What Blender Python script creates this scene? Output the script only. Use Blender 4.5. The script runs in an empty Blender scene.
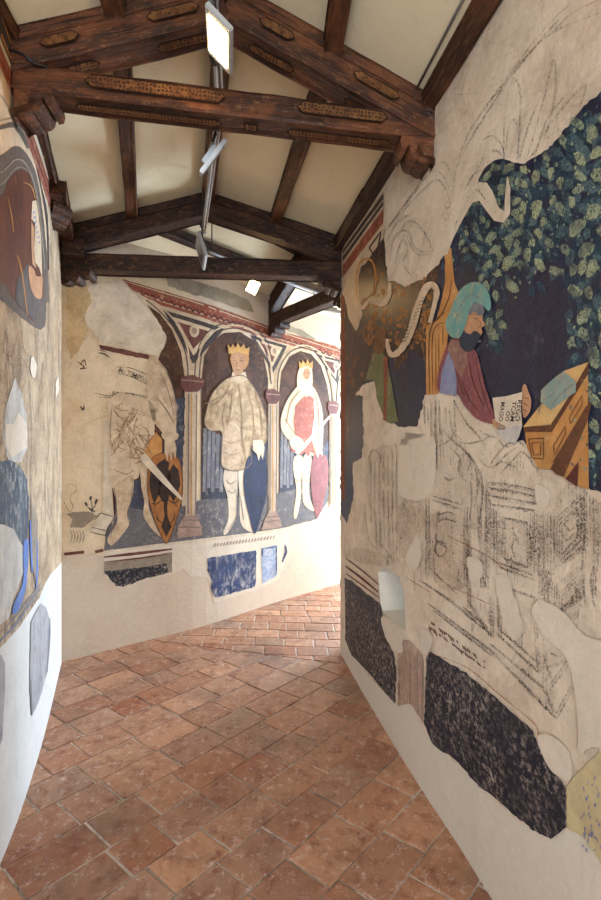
import bpy, bmesh, math, random
from mathutils import Vector, Matrix, noise
from mathutils.geometry import tessellate_polygon
random.seed(7)
sc = bpy.context.scene
COL = sc.collection
F, CX, HY, EYE, K = 440.0, 300.5, 458.0, 1.6, 1.1

# ------------------------------------------------------------------ basics
def lin(c):
    c = c/255.0
    return c/12.92 if c <= 0.04045 else ((c+0.055)/1.055)**2.4
def rgb(t): return (lin(t[0]), lin(t[1]), lin(t[2]), 1.0)
def at(px, py, Y):
    return Vector(((px-CX)/F*Y, Y, EYE+(HY-py)/F*Y))
def tag(o, label=None, cat=None, group=None, kind=None):
    if label: o['label'] = label
    if cat: o['category'] = cat
    if group: o['group'] = group
    if kind: o['kind'] = kind
    return o
def link_mesh(name, me, mats, parent=None):
    o = bpy.data.objects.new(name, me); COL.objects.link(o)
    for m in (mats if isinstance(mats, (list, tuple)) else [mats]): me.materials.append(m)
    if parent is not None:
        w = world_loc(parent)
        me.transform(Matrix.Translation(-w)); o.parent = parent
    return o
def world_loc(o):
    v = Vector(o.location)
    while o.parent: o = o.parent; v += Vector(o.location)
    return v
def empty(name, loc, label, cat, group=None):
    o = bpy.data.objects.new(name, None); o.empty_display_size = .1; COL.objects.link(o)
    o.location = loc; return tag(o, label, cat, group)
def bm_obj(name, bm, mats, parent=None, smooth=False):
    bmesh.ops.recalc_face_normals(bm, faces=bm.faces)
    me = bpy.data.meshes.new(name); bm.to_mesh(me); bm.free()
    if smooth:
        for p in me.polygons: p.use_smooth = True
    return link_mesh(name, me, mats, parent)

# ------------------------------------------------------------------ materials
def nodes(name):
    m = bpy.data.materials.new(name); m.use_nodes = True
    nt = m.node_tree; b = nt.nodes['Principled BSDF']
    return m, nt, b
def N(nt, t, **kw):
    n = nt.nodes.new(t)
    for k, v in kw.items():
        if hasattr(n, k): setattr(n, k, v)
    return n
def noise_node(nt, vec, scale, detail=5, rough=.6, stretch=None, dist=0):
    if stretch:
        mp = N(nt, 'ShaderNodeMapping'); mp.inputs['Scale'].default_value = stretch
        nt.links.new(vec, mp.inputs['Vector']); vec = mp.outputs['Vector']
    n = N(nt, 'ShaderNodeTexNoise'); n.inputs['Scale'].default_value = scale
    n.inputs['Detail'].default_value = detail; n.inputs['Roughness'].default_value = rough
    n.inputs['Distortion'].default_value = dist
    nt.links.new(vec, n.inputs['Vector']); return n.outputs['Fac']
def ramp(nt, fac, a, b):
    r = N(nt, 'ShaderNodeMapRange'); r.inputs['From Min'].default_value = a; r.inputs['From Max'].default_value = b
    nt.links.new(fac, r.inputs['Value']); return r.outputs['Result']
def mul(nt, a, k):
    r = N(nt, 'ShaderNodeMath', operation='MULTIPLY'); nt.links.new(a, r.inputs[0])
    if isinstance(k, (int, float)): r.inputs[1].default_value = k
    else: nt.links.new(k, r.inputs[1])
    return r.outputs[0]
def mix(nt, fac, a, b, mode='MIX'):
    m = N(nt, 'ShaderNodeMix'); m.data_type = 'RGBA'; m.blend_type = mode
    if isinstance(fac, (int, float)): m.inputs[0].default_value = fac
    else: nt.links.new(fac, m.inputs[0])
    for i, v in ((6, a), (7, b)):
        if isinstance(v, tuple): m.inputs[i].default_value = v
        else: nt.links.new(v, m.inputs[i])
    return m.outputs[2]
def pos(nt): return N(nt, 'ShaderNodeNewGeometry').outputs['Position']
def bump(nt, b, h, s, d=.01):
    bp = N(nt, 'ShaderNodeBump'); bp.inputs['Strength'].default_value = s; bp.inputs['Distance'].default_value = d
    nt.links.new(h, bp.inputs['Height']); nt.links.new(bp.outputs[0], b.inputs['Normal'])

def patina(nt, c, p, lo=.80, hi=1.10, haze=.10, hcol=(196, 172, 142), pit=.32):
    """age mottling of the surface itself: grime blotches, fine pitting and lime bloom"""
    a = ramp(nt, noise_node(nt, p, 6.5, 10, .72, None, .3), .34, .66)
    r = N(nt, 'ShaderNodeMapRange'); nt.links.new(a, r.inputs['Value']); r.inputs['To Min'].default_value = hi; r.inputs['To Max'].default_value = lo
    cb = N(nt, 'ShaderNodeCombineColor')
    for i in range(3): nt.links.new(r.outputs[0], cb.inputs[i])
    c = mix(nt, 1.0, c, cb.outputs[0], 'MULTIPLY')
    f = ramp(nt, noise_node(nt, p, 70, 6, .8), .54, .68)
    c = mix(nt, mul(nt, f, pit), c, rgb(hcol))
    g_ = ramp(nt, noise_node(nt, p, 38, 10, .85, None, .5), .56, .66)
    c = mix(nt, mul(nt, g_, .30), c, rgb((70, 52, 42)))
    return mix(nt, haze, c, rgb(hcol)) if haze else c
def m_plaster(name, base, blotch, stain, amt=.6, stain_amt=.6, streak=False, grain=None, bs=.5, thr=(.52, .68), pat=0):
    m, nt, b = nodes(name); p = pos(nt)
    c = mix(nt, mul(nt, ramp(nt, noise_node(nt, p, 2.3, 6, .65), .35, .65), amt), rgb(base), rgb(blotch))
    st = (1.5, 1.5, .7) if streak else None
    c = mix(nt, mul(nt, ramp(nt, noise_node(nt, p, 4 if not streak else 4.5, 12, .78, st, .9), *thr), stain_amt), c, rgb(stain))
    n3 = noise_node(nt, p, 45, 8, .75)
    if grain: c = mix(nt, mul(nt, ramp(nt, n3, .52, .66), .45), c, rgb(grain))
    if pat: c = patina(nt, c, p, 1-.22*pat, 1+.06*pat, 0, (236, 222, 200))
    nt.links.new(c, b.inputs['Base Color']); b.inputs['Roughness'].default_value = .85
    n4 = noise_node(nt, p, 14, 8, .7)
    ad = N(nt, 'ShaderNodeMath', operation='ADD'); nt.links.new(n4, ad.inputs[0]); nt.links.new(mul(nt, n3, .4), ad.inputs[1])
    bump(nt, b, ad.outputs[0], bs, .012)
    return m
def m_paint(name, c1, c2=None, wear=None, wear_amt=.6, thr=(.56, .62), scale=28, vscale=5, streak=False, rough=.7, spec=.3, fade=None, broken=None, bk=1.0):
    """pigment on plaster: two tones, plus patches where the pigment has flaked off"""
    m, nt, b = nodes(name); p = pos(nt)
    c = rgb(c1)
    if c2:
        st = (1.6, 1.6, .35) if streak else None
        c = mix(nt, ramp(nt, noise_node(nt, p, vscale, 7, .7, st), .36, .64), c, rgb(c2))
    if fade:   # pigment tone that changes with height on the wall: (colour, z_low, z_high)
        sx = N(nt, 'ShaderNodeSeparateXYZ'); nt.links.new(p, sx.inputs[0])
        c = mix(nt, ramp(nt, sx.outputs['Z'], fade[1], fade[2]), c, rgb(fade[0]))
    if wear:
        st = (1, 1, .5) if streak else None
        a = ramp(nt, noise_node(nt, p, scale, 10, .78, st), *thr)
        a2 = ramp(nt, noise_node(nt, p, 3.1, 3, .6), .32, .62)
        c = mix(nt, mul(nt, mul(nt, a, a2), wear_amt), c, rgb(wear))
    if not broken: c = patina(nt, c, p, .78, 1.12, 0 if sum(c1) < 240 else .05, (196, 172, 142), .10 if sum(c1) < 240 else .3)
    nt.links.new(c, b.inputs['Base Color']); b.inputs['Roughness'].default_value = rough
    b.inputs['Specular IOR Level'].default_value = spec
    if broken:      # the pigment only survives in grains: bare wall shows between them
        a1 = ramp(nt, noise_node(nt, p, 150, 4, .7), *broken)
        a3 = ramp(nt, noise_node(nt, p, 9, 6, .7), .32, .55)
        nt.links.new(mul(nt, mul(nt, a1, a3), bk), b.inputs['Alpha'])
    bump(nt, b, noise_node(nt, p, 18, 8, .7), .3, .008)
    return m
def m_wood(name, c1, c2, c3, glossy=.45):
    m, nt, b = nodes(name)
    tc = N(nt, 'ShaderNodeTexCoord').outputs['Object']
    g = noise_node(nt, tc, 9, 9, .68, (.55, 5, 5), .6)
    c = mix(nt, ramp(nt, g, .35, .66), rgb(c1), rgb(c2))
    g2 = noise_node(nt, tc, 5, 7, .7, (.8, 2, 2), .3)
    c = mix(nt, mul(nt, ramp(nt, g2, .47, .66), .9), c, rgb(c3))
    g3 = noise_node(nt, tc, 38, 9, .8, (.6, 1, 1), .4)
    c = mix(nt, mul(nt, ramp(nt, g3, .54, .66), .55), c, rgb((176, 128, 84)))
    cr = noise_node(nt, tc, 13, 5, .6, (.22, 6, 6), 0)
    c = mix(nt, mul(nt, ramp(nt, cr, .60, .66), .85), c, rgb((22, 12, 8)))
    nt.links.new(c, b.inputs['Base Color']); b.inputs['Roughness'].default_value = glossy
    b.inputs['Specular IOR Level'].default_value = .35
    bump(nt, b, g, .8, .02)
    return m
def m_flat(name, c, rough=.5, metal=0, emit=None, es=0):
    m, nt, b = nodes(name)
    b.inputs['Base Color'].default_value = rgb(c); b.inputs['Roughness'].default_value = rough
    b.inputs['Metallic'].default_value = metal
    if emit:
        b.inputs['Emission Color'].default_value = rgb(emit); b.inputs['Emission Strength'].default_value = es
    else:
        nn = noise_node(nt, N(nt, 'ShaderNodeTexCoord').outputs['Object'], 60, 3, .5)
        r2 = ramp(nt, nn, -1.5, 2.5); nt.links.new(mul(nt, r2, rough*2), b.inputs['Roughness'])
    return m

M = {}
CR = (226, 208, 180)
M['clean'] = m_plaster('clean_plaster', (214, 202, 182), (204, 190, 168), (186, 168, 144), .5, .35, grain=(228, 218, 202), bs=.25)
M['clean_back'] = m_plaster('clean_back_plaster', (208, 188, 166), (196, 172, 148), (180, 156, 132), .5, .4, grain=(224, 208, 190), bs=.25)
M['white'] = m_plaster('white_limewash', (214, 210, 204), (202, 198, 192), (176, 172, 170), .5, .35, bs=.3, pat=.3)
M['old_right'] = m_plaster('old_plaster_right', (230, 212, 188), (210, 186, 158), (148, 114, 84), .8, .62, grain=(236, 222, 200), thr=(.49, .72), pat=.8)
M['old_back'] = m_plaster('old_plaster_back', (226, 204, 172), (216, 188, 150), (186, 146, 100), .6, .45, grain=(236, 216, 188), pat=.6)
M['old_left'] = m_plaster('old_plaster_left', (204, 178, 144), (172, 140, 106), (100, 72, 50), .85, .85, True, grain=(226, 208, 180), bs=1, thr=(.46, .62), pat=1.2)
M['stain'] = m_plaster('ochre_stained_plaster', (208, 178, 130), (190, 152, 104), (160, 120, 76), .8, .6, grain=(226, 206, 172), pat=1)
M['patch'] = m_plaster('patch_plaster', (220, 204, 182), (208, 190, 168), (188, 168, 146), .5, .35, bs=.3, pat=.5)
M['ceiling'] = m_plaster('ceiling_plaster', (222, 205, 170), (212, 194, 158), (190, 172, 138), .5, .4, bs=.1)
M['grey_loss'] = m_plaster('grey_render', (176, 160, 134), (140, 128, 108), (92, 86, 76), .8, .7, pat=1)
M['wood'] = m_wood('walnut_beam', (78, 46, 30), (44, 27, 20), (116, 72, 44))
M['wood_dark'] = m_wood('dark_beam', (54, 33, 25), (33, 21, 17), (80, 50, 34))
M['wood_orn'] = m_wood('painted_beam', (84, 48, 30), (42, 27, 20), (126, 74, 42))
M['alu'] = m_flat('brushed_aluminium', (178, 180, 184), .35, .7)
M['alu_light'] = m_flat('grey_lamp_metal', (176, 176, 174), .45, .3)
M['black'] = m_flat('black_plastic', (22, 22, 26), .4)
M['glass_off'] = m_flat('lamp_glass_off', (92, 96, 102), .15)
M['lamp_on'] = m_flat('lamp_glass_lit', (255, 240, 210), .4, 0, (255, 206, 140), 62)

# ------------------------------------------------------------------ plan of the walls (X, distance)
def g(pts): return [Vector((x, y*K)) for x, y in pts]
def smooth_path(pts, step=.12):
    out = []
    n = len(pts)
    for i in range(n-1):
        p0 = pts[max(i-1, 0)]; p1 = pts[i]; p2 = pts[i+1]; p3 = pts[min(i+2, n-1)]
        k = max(1, int((p2-p1).length/step))
        for j in range(k):
            t = j/k
            out.append(.5*((2*p1)+(-p0+p2)*t+(2*p0-5*p1+4*p2-p3)*t*t+(-p0+3*p1-3*p2+p3)*t**3))
    out.append(pts[-1]); return out
class Wall:
    def __init__(s, pts, into):
        s.p = smooth_path(g(pts)); s.cum = [0]
        for a, b in zip(s.p, s.p[1:]): s.cum.append(s.cum[-1]+(b-a).length)
        s.into = into           # +1: room lies left of the path direction, -1: right
    def nrm(s, i):
        i = max(0, min(i, len(s.p)-2)); d = (s.p[i+1]-s.p[i]).normalized()
        return Vector((-d.y, d.x))*s.into
    def vn(s, i):               # vertex normal
        return (s.nrm(i-1 if i > 0 else 0)+s.nrm(min(i, len(s.p)-2))).normalized()
    def hit(s, px):
        r = (px-CX)/F; best = None
        for i, (a, b) in enumerate(zip(s.p, s.p[1:])):
            fa = a.x-r*a.y; fb = b.x-r*b.y
            if fa*fb <= 0 and abs(fa-fb) > 1e-9:
                t = fa/(fa-fb); q = a+(b-a)*t
                if q.y > .3 and (best is None or q.y < best[1]): best = (s.cum[i]+t*(b-a).length, q.y)
        if best is None:        # beyond the ends: extend the end segment
            res = []
            for (a, b, s0) in ((s.p[0], s.p[1], 0), (s.p[-2], s.p[-1], s.cum[-2])):
                fa = a.x-r*a.y; fb = b.x-r*b.y
                if abs(fa-fb) > 1e-9:
                    t = fa/(fa-fb); q = a+(b-a)*t
                    if q.y > .3: res.append((abs(t-.5), s0+t*(b-a).length, q.y))
            res.sort(); best = (res[0][1], res[0][2])
        return best
    def px(s, x, y):
        u, Y = s.hit(x); return Vector((u, EYE+(HY-y)/F*Y))
    def to3(s, u, z, off):
        if u <= 0: i = 0
        elif u >= s.cum[-1]: i = len(s.p)-2
        else:
            lo, hi = 0, len(s.cum)-1
            while hi-lo > 1:
                mid = (lo+hi)//2
                if s.cum[mid] <= u: lo = mid
                else: hi = mid
            i = lo
        L = s.cum[i+1]-s.cum[i]; t = (u-s.cum[i])/L
        q = s.p[i]+(s.p[i+1]-s.p[i])*t
        tt = max(0, min(1, t)); n = (s.vn(i)*(1-tt)+s.vn(i+1)*tt).normalized()
        q = q+n*off
        return Vector((q.x, q.y, z))
    def loc(s, x, y):
        u, z = s.px(x, y); return s.to3(u, z, 0)

RW = Wall([(.84, -1.6), (.82, 0), (.80, .55), (.755, 1.08), (.695, 1.448), (.656, 1.64), (.556, 2.06), (.42, 2.75), (.327, 3.27)], 1)
LW = Wall([(-.92, -1.6), (-.93, 0), (-.98, .7), (-1.09, 1.25), (-1.20, 1.63), (-1.34, 1.99), (-1.53, 2.42), (-1.87, 3.13)], -1)
BW = Wall([(-1.87, 3.13), (-1.44, 3.44), (-.9, 3.83), (-.33, 4.38), (.52, 5.12), (1.3, 5.8), (3.0, 7.28)], -1)
IW = Wall([(.327, 3.27), (.35, 3.36), (.42, 3.5), (.9, 3.93), (1.9, 4.8), (3.7, 6.36)], 1)

def wall_obj(name, W, thick, z0, z1, mat, holes=None):
    bm = bmesh.new()
    vz = [z0+(z1-z0)*k/6 for k in range(7)]
    cols = []
    for i, p in enumerate(W.p):
        n = W.vn(i); q = p-n*thick
        cols.append(([bm.verts.new((p.x, p.y, z)) for z in vz], [bm.verts.new((q.x, q.y, z)) for z in vz]))
    for a, b in zip(cols, cols[1:]):
        for k in range(6):
            bm.faces.new((a[0][k], b[0][k], b[0][k+1], a[0][k+1]))
            bm.faces.new((a[1][k], a[1][k+1], b[1][k+1], b[1][k]))
        bm.faces.new((a[0][0], a[1][0], b[1][0], b[0][0])); bm.faces.new((a[0][-1], b[0][-1], b[1][-1], a[1][-1]))
    for c in (cols[0], cols[-1]):
        for k in range(6): bm.faces.new((c[0][k], c[0][k+1], c[1][k+1], c[1][k]))
    o = bm_obj(name, bm, mat); tag(o, kind='structure'); return o

# ------------------------------------------------------------------ painting on a wall
def catmull_closed(pts, k=4):
    n = len(pts); out = []
    for i in range(n):
        p0, p1, p2, p3 = (Vector(pts[(i+j-1) % n]) for j in range(4))
        for j in range(k):
            t = j/k
            out.append(.5*((2*p1)+(-p0+p2)*t+(2*p0-5*p1+4*p2-p3)*t*t+(-p0+3*p1-3*p2+p3)*t**3))
    return out
def catmull_open(pts, k=5):
    pts = [Vector(p) for p in pts]; n = len(pts); out = []
    for i in range(n-1):
        p0 = pts[max(i-1, 0)]; p1 = pts[i]; p2 = pts[i+1]; p3 = pts[min(i+2, n-1)]
        for j in range(k):
            t = j/k
            out.append(.5*((2*p1)+(-p0+p2)*t+(2*p0-5*p1+4*p2-p3)*t*t+(-p0+3*p1-3*p2+p3)*t**3))
    out.append(pts[-1]); return out
def rough_poly(pts, amp, step=3.0):
    pts = [Vector(p) for p in pts]; out = []
    n = len(pts)
    for i in range(n):
        a, b = pts[i], pts[(i+1) % n]; k = max(1, int((b-a).length/step))
        for j in range(k):
            q = a+(b-a)*(j/k)
            if amp and not (q.x > 620 or q.y < -30 or q.x < -15):
                q = q+Vector((noise.noise(Vector((q.x*.21, q.y*.21, 3.1))), noise.noise(Vector((q.x*.21, q.y*.21, 9.7)))))*amp
                q = q+Vector((noise.noise(Vector((q.x*.7, q.y*.7, 5.1))), noise.noise(Vector((q.x*.7, q.y*.7, 1.7)))))*amp*.6
            out.append(q)
    return out
EPS, STEP = .0012, .0009
def add_poly(bm, W, pts, layer, holes=(), mi=0, uv=False):
    """pts in photo pixels (or wall coords when uv) -> faces lying on the wall"""
    rings = [[(p if uv else W.px(p[0], p[1])) for p in pts]]+[[W.px(p[0], p[1]) for p in h] for h in holes]
    flat = [Vector((q[0], q[1], 0)) for r in rings for q in r]
    tris = tessellate_polygon([[Vector((q[0], q[1], 0)) for q in r] for r in rings])
    tb = bmesh.new(); vs = [tb.verts.new(v) for v in flat]
    for t in tris:
        try: tb.faces.new([vs[i] for i in t])
        except ValueError: pass
    u0 = min(v.x for v in flat); u1 = max(v.x for v in flat)
    for c in W.cum[1:-1]:
        if u0 < c < u1:
            bmesh.ops.bisect_plane(tb, geom=list(tb.verts)+list(tb.edges)+list(tb.faces), plane_co=(c, 0, 0), plane_no=(1, 0, 0), dist=1e-6)
    off = EPS+STEP*layer; mp = {}
    for v in tb.verts: mp[v] = bm.verts.new(W.to3(v.co.x, v.co.y, off))
    for f in tb.faces:
        try:
            nf = bm.faces.new([mp[v] for v in f.verts]); nf.material_index = mi
        except ValueError: pass
    tb.free()
def add_stroke(bm, W, pts, w, layer, mi=0, smooth=True, taper=True):
    P = catmull_open(pts) if (smooth and len(pts) > 2) else None
    if P is None:
        P = []
        for a, b in zip(pts, pts[1:]):
            a, b = Vector(a), Vector(b); k = max(2, int((b-a).length/5))
            P += [a+(b-a)*(j/k) for j in range(k)]
        P.append(Vector(pts[-1]))
    L, R = [], []
    n = len(P)
    for i, p in enumerate(P):
        d = (P[min(i+1, n-1)]-P[max(i-1, 0)])
        if d.length < 1e-6: d = Vector((1, 0))
        d.normalize(); nn = Vector((-d.y, d.x))
        t = i/(n-1); ww = w*.5*((.45+.55*math.sin(math.pi*min(max(t, .03), .97))) if taper else 1)
        ww *= 1+.3*noise.noise(Vector((p.x*.3, p.y*.3, 2))) if taper else 1
        L.append(p+nn*ww); R.append(p-nn*ww)
    off = EPS+STEP*layer
    def v3(q):
        u, z = W.px(q.x, q.y); return bm.verts.new(W.to3(u, z, off))
    a = [v3(q) for q in L]; b = [v3(q) for q in R]
    for i in range(n-1):
        f = bm.faces.new((a[i], a[i+1], b[i+1], b[i])); f.material_index = mi
def orient(o):      # all paint faces look into the corridor: the shader is two-sided, leave as built
    return o
def paint(root, name, W, pts, mat, layer, rough=0, smooth=False, holes=(), label=None, step=3.0):
    bm = bmesh.new()
    polys = pts if isinstance(pts[0][0], (tuple, list, Vector)) and not isinstance(pts[0][0], (int, float)) else [pts]
    for q in polys:
        r = catmull_closed(q) if smooth else q
        if rough: r = rough_poly(r, rough, step)
        add_poly(bm, W, r, layer, holes)
    o = bm_obj(name, bm, mat, root)
    if label: o['label'] = label
    return o
def strokes(root, name, W, items, mat, layer, smooth=True, taper=True, label=None, kind=None):
    bm = bmesh.new()
    for pts, w in items: add_stroke(bm, W, pts, w, layer, 0, smooth, taper)
    o = bm_obj(name, bm, mat, root)
    if label: o['label'] = label
    return o
def ell(cx, cy, rx, ry, n=14, rot=0):
    c, s = math.cos(rot), math.sin(rot)
    return [(cx+rx*math.cos(a)*c-ry*math.sin(a)*s, cy+rx*math.cos(a)*s+ry*math.sin(a)*c) for a in [2*math.pi*i/n for i in range(n)]]
def lettering(root, name, W, lines, mat, layer, label=None):
    """lines: (text, (x0,y0) start, (x1,y1) end of baseline, height in pixels)"""
    bm = bmesh.new()
    for txt, a, b, h in lines:
        cu = bpy.data.curves.new('lettering_curve', 'FONT'); cu.body = txt; cu.size = 1; cu.resolution_u = 2; cu.offset = .012
        ob = bpy.data.objects.new('lettering_curve', cu); COL.objects.link(ob)
        dg = bpy.context.evaluated_depsgraph_get(); dg.update()
        me = bpy.data.meshes.new_from_object(ob.evaluated_get(dg))
        xs = [v.co.x for v in me.vertices]
        if xs:
            x0, x1 = min(xs), max(xs); a_, b_ = Vector(a), Vector(b); d = (b_-a_); nn = Vector((d.y, -d.x)).normalized()
            off = EPS+STEP*layer; vs = []
            for v in me.vertices:
                q = a_+d*((v.co.x-x0)/(x1-x0))+nn*(v.co.y/.7*h)
                u, z = W.px(q.x, q.y); vs.append(bm.verts.new(W.to3(u, z, off)))
            for p in me.polygons:
                try: bm.faces.new([vs[i] for i in p.vertices])
                except ValueError: pass
        bpy.data.objects.remove(ob); bpy.data.curves.remove(cu); bpy.data.meshes.remove(me)
    o = bm_obj(name, bm, mat, root)
    if label: o['label'] = label
    return o
def fresco(name, W, x, y, label, cat='fresco', group=None):
    return empty(name, W.loc(x, y), label, cat, group)

# ------------------------------------------------------------------ room shell
ZT = 3.62
wr = wall_obj('wall_right', RW, .34, -.05, ZT, M['clean'])
wl = wall_obj('wall_left', LW, .3, -.05, ZT, M['white'])
wb = wall_obj('wall_back', BW, .3, -.05, ZT, M['clean_back'])
wi = wall_obj('wall_inner', IW, .3, -.05, ZT, M['clean'])
# the squint cut through the right wall
hole_px = [(378, 572), (383, 566), (399, 576), (404, 590), (406, 630), (400, 628), (381, 611)]
bm = bmesh.new()
hv = []
for side in (.05, -.45):
    ring = []
    for x, y in hole_px:
        u, z = RW.px(x, y); p = RW.to3(u, z, side); ring.append(bm.verts.new(p))
    hv.append(ring)
bm.faces.new(hv[0]); bm.faces.new(hv[1][::-1])
for i in range(len(hole_px)):
    j = (i+1) % len(hole_px); bm.faces.new((hv[0][i], hv[1][i], hv[1][j], hv[0][j]))
bmesh.ops.recalc_face_normals(bm, faces=bm.faces)
me = bpy.data.meshes.new('cut'); bm.to_mesh(me); bm.free()
cut = bpy.data.objects.new('cut', me); COL.objects.link(cut)
md = wr.modifiers.new('cut', 'BOOLEAN'); md.object = cut; md.operation = 'DIFFERENCE'; md.solver = 'EXACT'
dg = bpy.context.evaluated_depsgraph_get(); dg.update()
nm = bpy.data.meshes.new_from_object(wr.evaluated_get(dg)); wr.modifiers.clear(); wr.data = nm
bpy.data.objects.remove(cut)

# floor: mortar bed and terracotta tiles in one mesh
m, nt, b = nodes('terracotta_tiles')
att = N(nt, 'ShaderNodeAttribute'); att.attribute_name = 'tile'
p = pos(nt)
base = mix(nt, ramp(nt, att.outputs['Fac'], 0, 1), rgb((146, 88, 60)), rgb((190, 140, 106)))
h_ = N(nt, 'ShaderNodeMath', operation='FRACT'); nt.links.new(mul(nt, att.outputs['Fac'], 7.31), h_.inputs[0])
base = mix(nt, mul(nt, ramp(nt, h_.outputs[0], .55, 1.0), .6), base, rgb((150, 128, 112)))
c = mix(nt, mul(nt, ramp(nt, noise_node(nt, p, 3.2, 6, .65), .4, .62), .8), base, rgb((166, 122, 92)))
c = mix(nt, mul(nt, ramp(nt, noise_node(nt, p, 11, 9, .74), .50, .64), .75), c, rgb((118, 62, 38)))
c = mix(nt, mul(nt, ramp(nt, noise_node(nt, p, 24, 12, .82), .535, .62), .55), c, rgb((222, 204, 190)))
c = mix(nt, mul(nt, ramp(nt, noise_node(nt, p, 1.9, 5, .65), .50, .66), .55), c, rgb((96, 72, 60)))
nt.links.new(c, b.inputs['Base Color']); b.inputs['Roughness'].default_value = .42; b.inputs['Specular IOR Level'].default_value = .4
nt.links.new(ramp(nt, noise_node(nt, p, 9, 6, .7), -.2, 1.35), b.inputs['Roughness'])
bump(nt, b, noise_node(nt, p, 16, 9, .72), .55, .012)
m_tile = m
m_mortar = m_plaster('lime_mortar', (222, 208, 194), (176, 156, 138), (84, 62, 48), .7, .8, thr=(.42, .6))
def clip(poly, n, d):        # keep n.p <= d
    out = []
    for i in range(len(poly)):
        a, c_ = poly[i], poly[(i+1) % len(poly)]; fa = n.dot(a)-d; fb = n.dot(c_)-d
        if fa <= 0: out.append(a)
        if fa*fb < 0: out.append(a+(c_-a)*(fa/(fa-fb)))
    return out
fb = bmesh.new(); lay = fb.faces.layers.float.new('tile')
v = [fb.verts.new(q) for q in ((-3.2, -2.2, -.006), (5, -2.2, -.006), (5, 9, -.006), (-3.2, 9, -.006))]
f = fb.faces.new(v); f.material_index = 1; f[lay] = .5
v2 = [fb.verts.new(q) for q in ((-3.2, -2.2, -.08), (5, -2.2, -.08), (5, 9, -.08), (-3.2, 9, -.08))]
fb.faces.new(v2[::-1]).material_index = 1
def add_tile(poly, rnd):
    if len(poly) < 3: return
    cen = sum(poly, Vector((0, 0)))/len(poly)
    if max((q-cen).length for q in poly) < .035: return
    h = rnd.uniform(-.0016, .0016)
    tilt = Vector((rnd.uniform(-.006, .006), rnd.uniform(-.006, .006)))
    gap = .0062
    jit = [Vector((rnd.uniform(-.0025, .0025), rnd.uniform(-.0025, .0025))) for q in poly]
    outr = [q+(cen-q).normalized()*gap+j for q, j in zip(poly, jit)]
    inn = [q+(cen-q).normalized()*(gap+.006)+j for q, j in zip(poly, jit)]
    bo = [fb.verts.new((q.x, q.y, -.007)) for q in outr]
    mi_ = [fb.verts.new((q.x, q.y, -.0025+h+tilt.dot(q-cen))) for q in outr]
    to = [fb.verts.new((q.x, q.y, h+tilt.dot(q-cen))) for q in inn]
    val = rnd.random()
    fs = [fb.faces.new(to)]
    n = len(poly)
    for i in range(n):
        j = (i+1) % n
        fs.append(fb.faces.new((bo[i], bo[j], mi_[j], mi_[i]))); fs.append(fb.faces.new((mi_[i], mi_[j], to[j], to[i])))
    for q in fs: q[lay] = val
def inside(p):
    return -2.6 < p.x < 3.6 and -1.9 < p.y < 8.2
def grid(o, a, b_, wid, lens, clips, seed, na, nb):
    rnd = random.Random(seed)
    A = Vector((math.cos(a), math.sin(a))); B = Vector((math.cos(b_), math.sin(b_)))
    t = -nb*wid
    while t < nb*wid:
        w = wid*rnd.uniform(.88, 1.12); s = -na*lens[1]-rnd.random()*.3
        while s < na*lens[1]:
            l = rnd.choice(lens)*rnd.uniform(.95, 1.05)
            P = [o+A*s+B*t, o+A*(s+l)+B*t, o+A*(s+l)+B*(t+w), o+A*s+B*(t+w)]
            s += l
            if not inside(sum(P, Vector((0, 0)))/4): continue
            for n, d in clips: P = clip(P, n, d)
            if len(P) >= 3:
                add_tile(P, rnd)
        t += w
R = math.radians
la = at(150, 640, 1); lb = at(345, 665, 1)
def ground(px, py):
    Y = EYE*F/(py-HY); return Vector(((px-CX)/F*Y, Y))
ga, gb = ground(120, 636), ground(345, 664)
dd = (gb-ga).normalized(); nn = Vector((-dd.y, dd.x))   # points away from the camera
if nn.y < 0: nn = -nn
dl = nn.dot(ga)
grid(ground(0, 864), R(46), R(-36), .205, [.30, .24, .30, .19], [(nn, dl)], 3, 26, 30)
grid(ga, R(-4), R(92), .175, [.27, .29, .17, .27], [(-nn, -dl-.004)], 5, 30, 46)
fl = bm_obj('floor', fb, [m_tile, m_mortar]); tag(fl, kind='structure')

# ceiling: left eave, ridge, right eave at four stations
def q3(x, y, z): return Vector((x, y*K, z))
ST = [  # left, ridge, right (top line of the trusses)
    (q3(-.95, -1.6, 3.42), q3(-.06, -1.6, 3.70), q3(.86, -1.6, 3.26)),
    (q3(-1.21, 1.72, 3.42), q3(-.33, 1.78, 3.70), q3(.61, 1.87, 3.26)),
    (q3(-1.89, 3.15, 3.40), q3(-.756, 3.25, 3.745), q3(.327, 3.28, 3.40)),
    (q3(-.32, 4.41, 3.36), q3(.03, 4.0, 3.72), q3(.46, 3.52, 3.36)),
    (q3(1.3, 5.82, 3.36), q3(1.62, 5.32, 3.72), q3(1.95, 4.82, 3.36)),
    (q3(3.0, 7.28, 3.36), q3(3.35, 6.8, 3.72), q3(3.7, 6.36, 3.36))]
bm = bmesh.new()
rows = []
for k in range(2):
    rr = []
    for L_, A_, R_ in ST:
        l = L_+(L_-A_)*.25; r = R_+(R_-A_)*.25
        up = Vector((0, 0, .06*k)); rr.append([bm.verts.new(l+up), bm.verts.new(A_+up), bm.verts.new(r+up)])
    rows.append(rr)
for rr in rows:
    for i in range(len(ST)-1):
        for j in (0, 1): bm.faces.new((rr[i][j], rr[i][j+1], rr[i+1][j+1], rr[i+1][j]))
tag(bm_obj('ceiling', bm, M['ceiling']), kind='structure')

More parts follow.
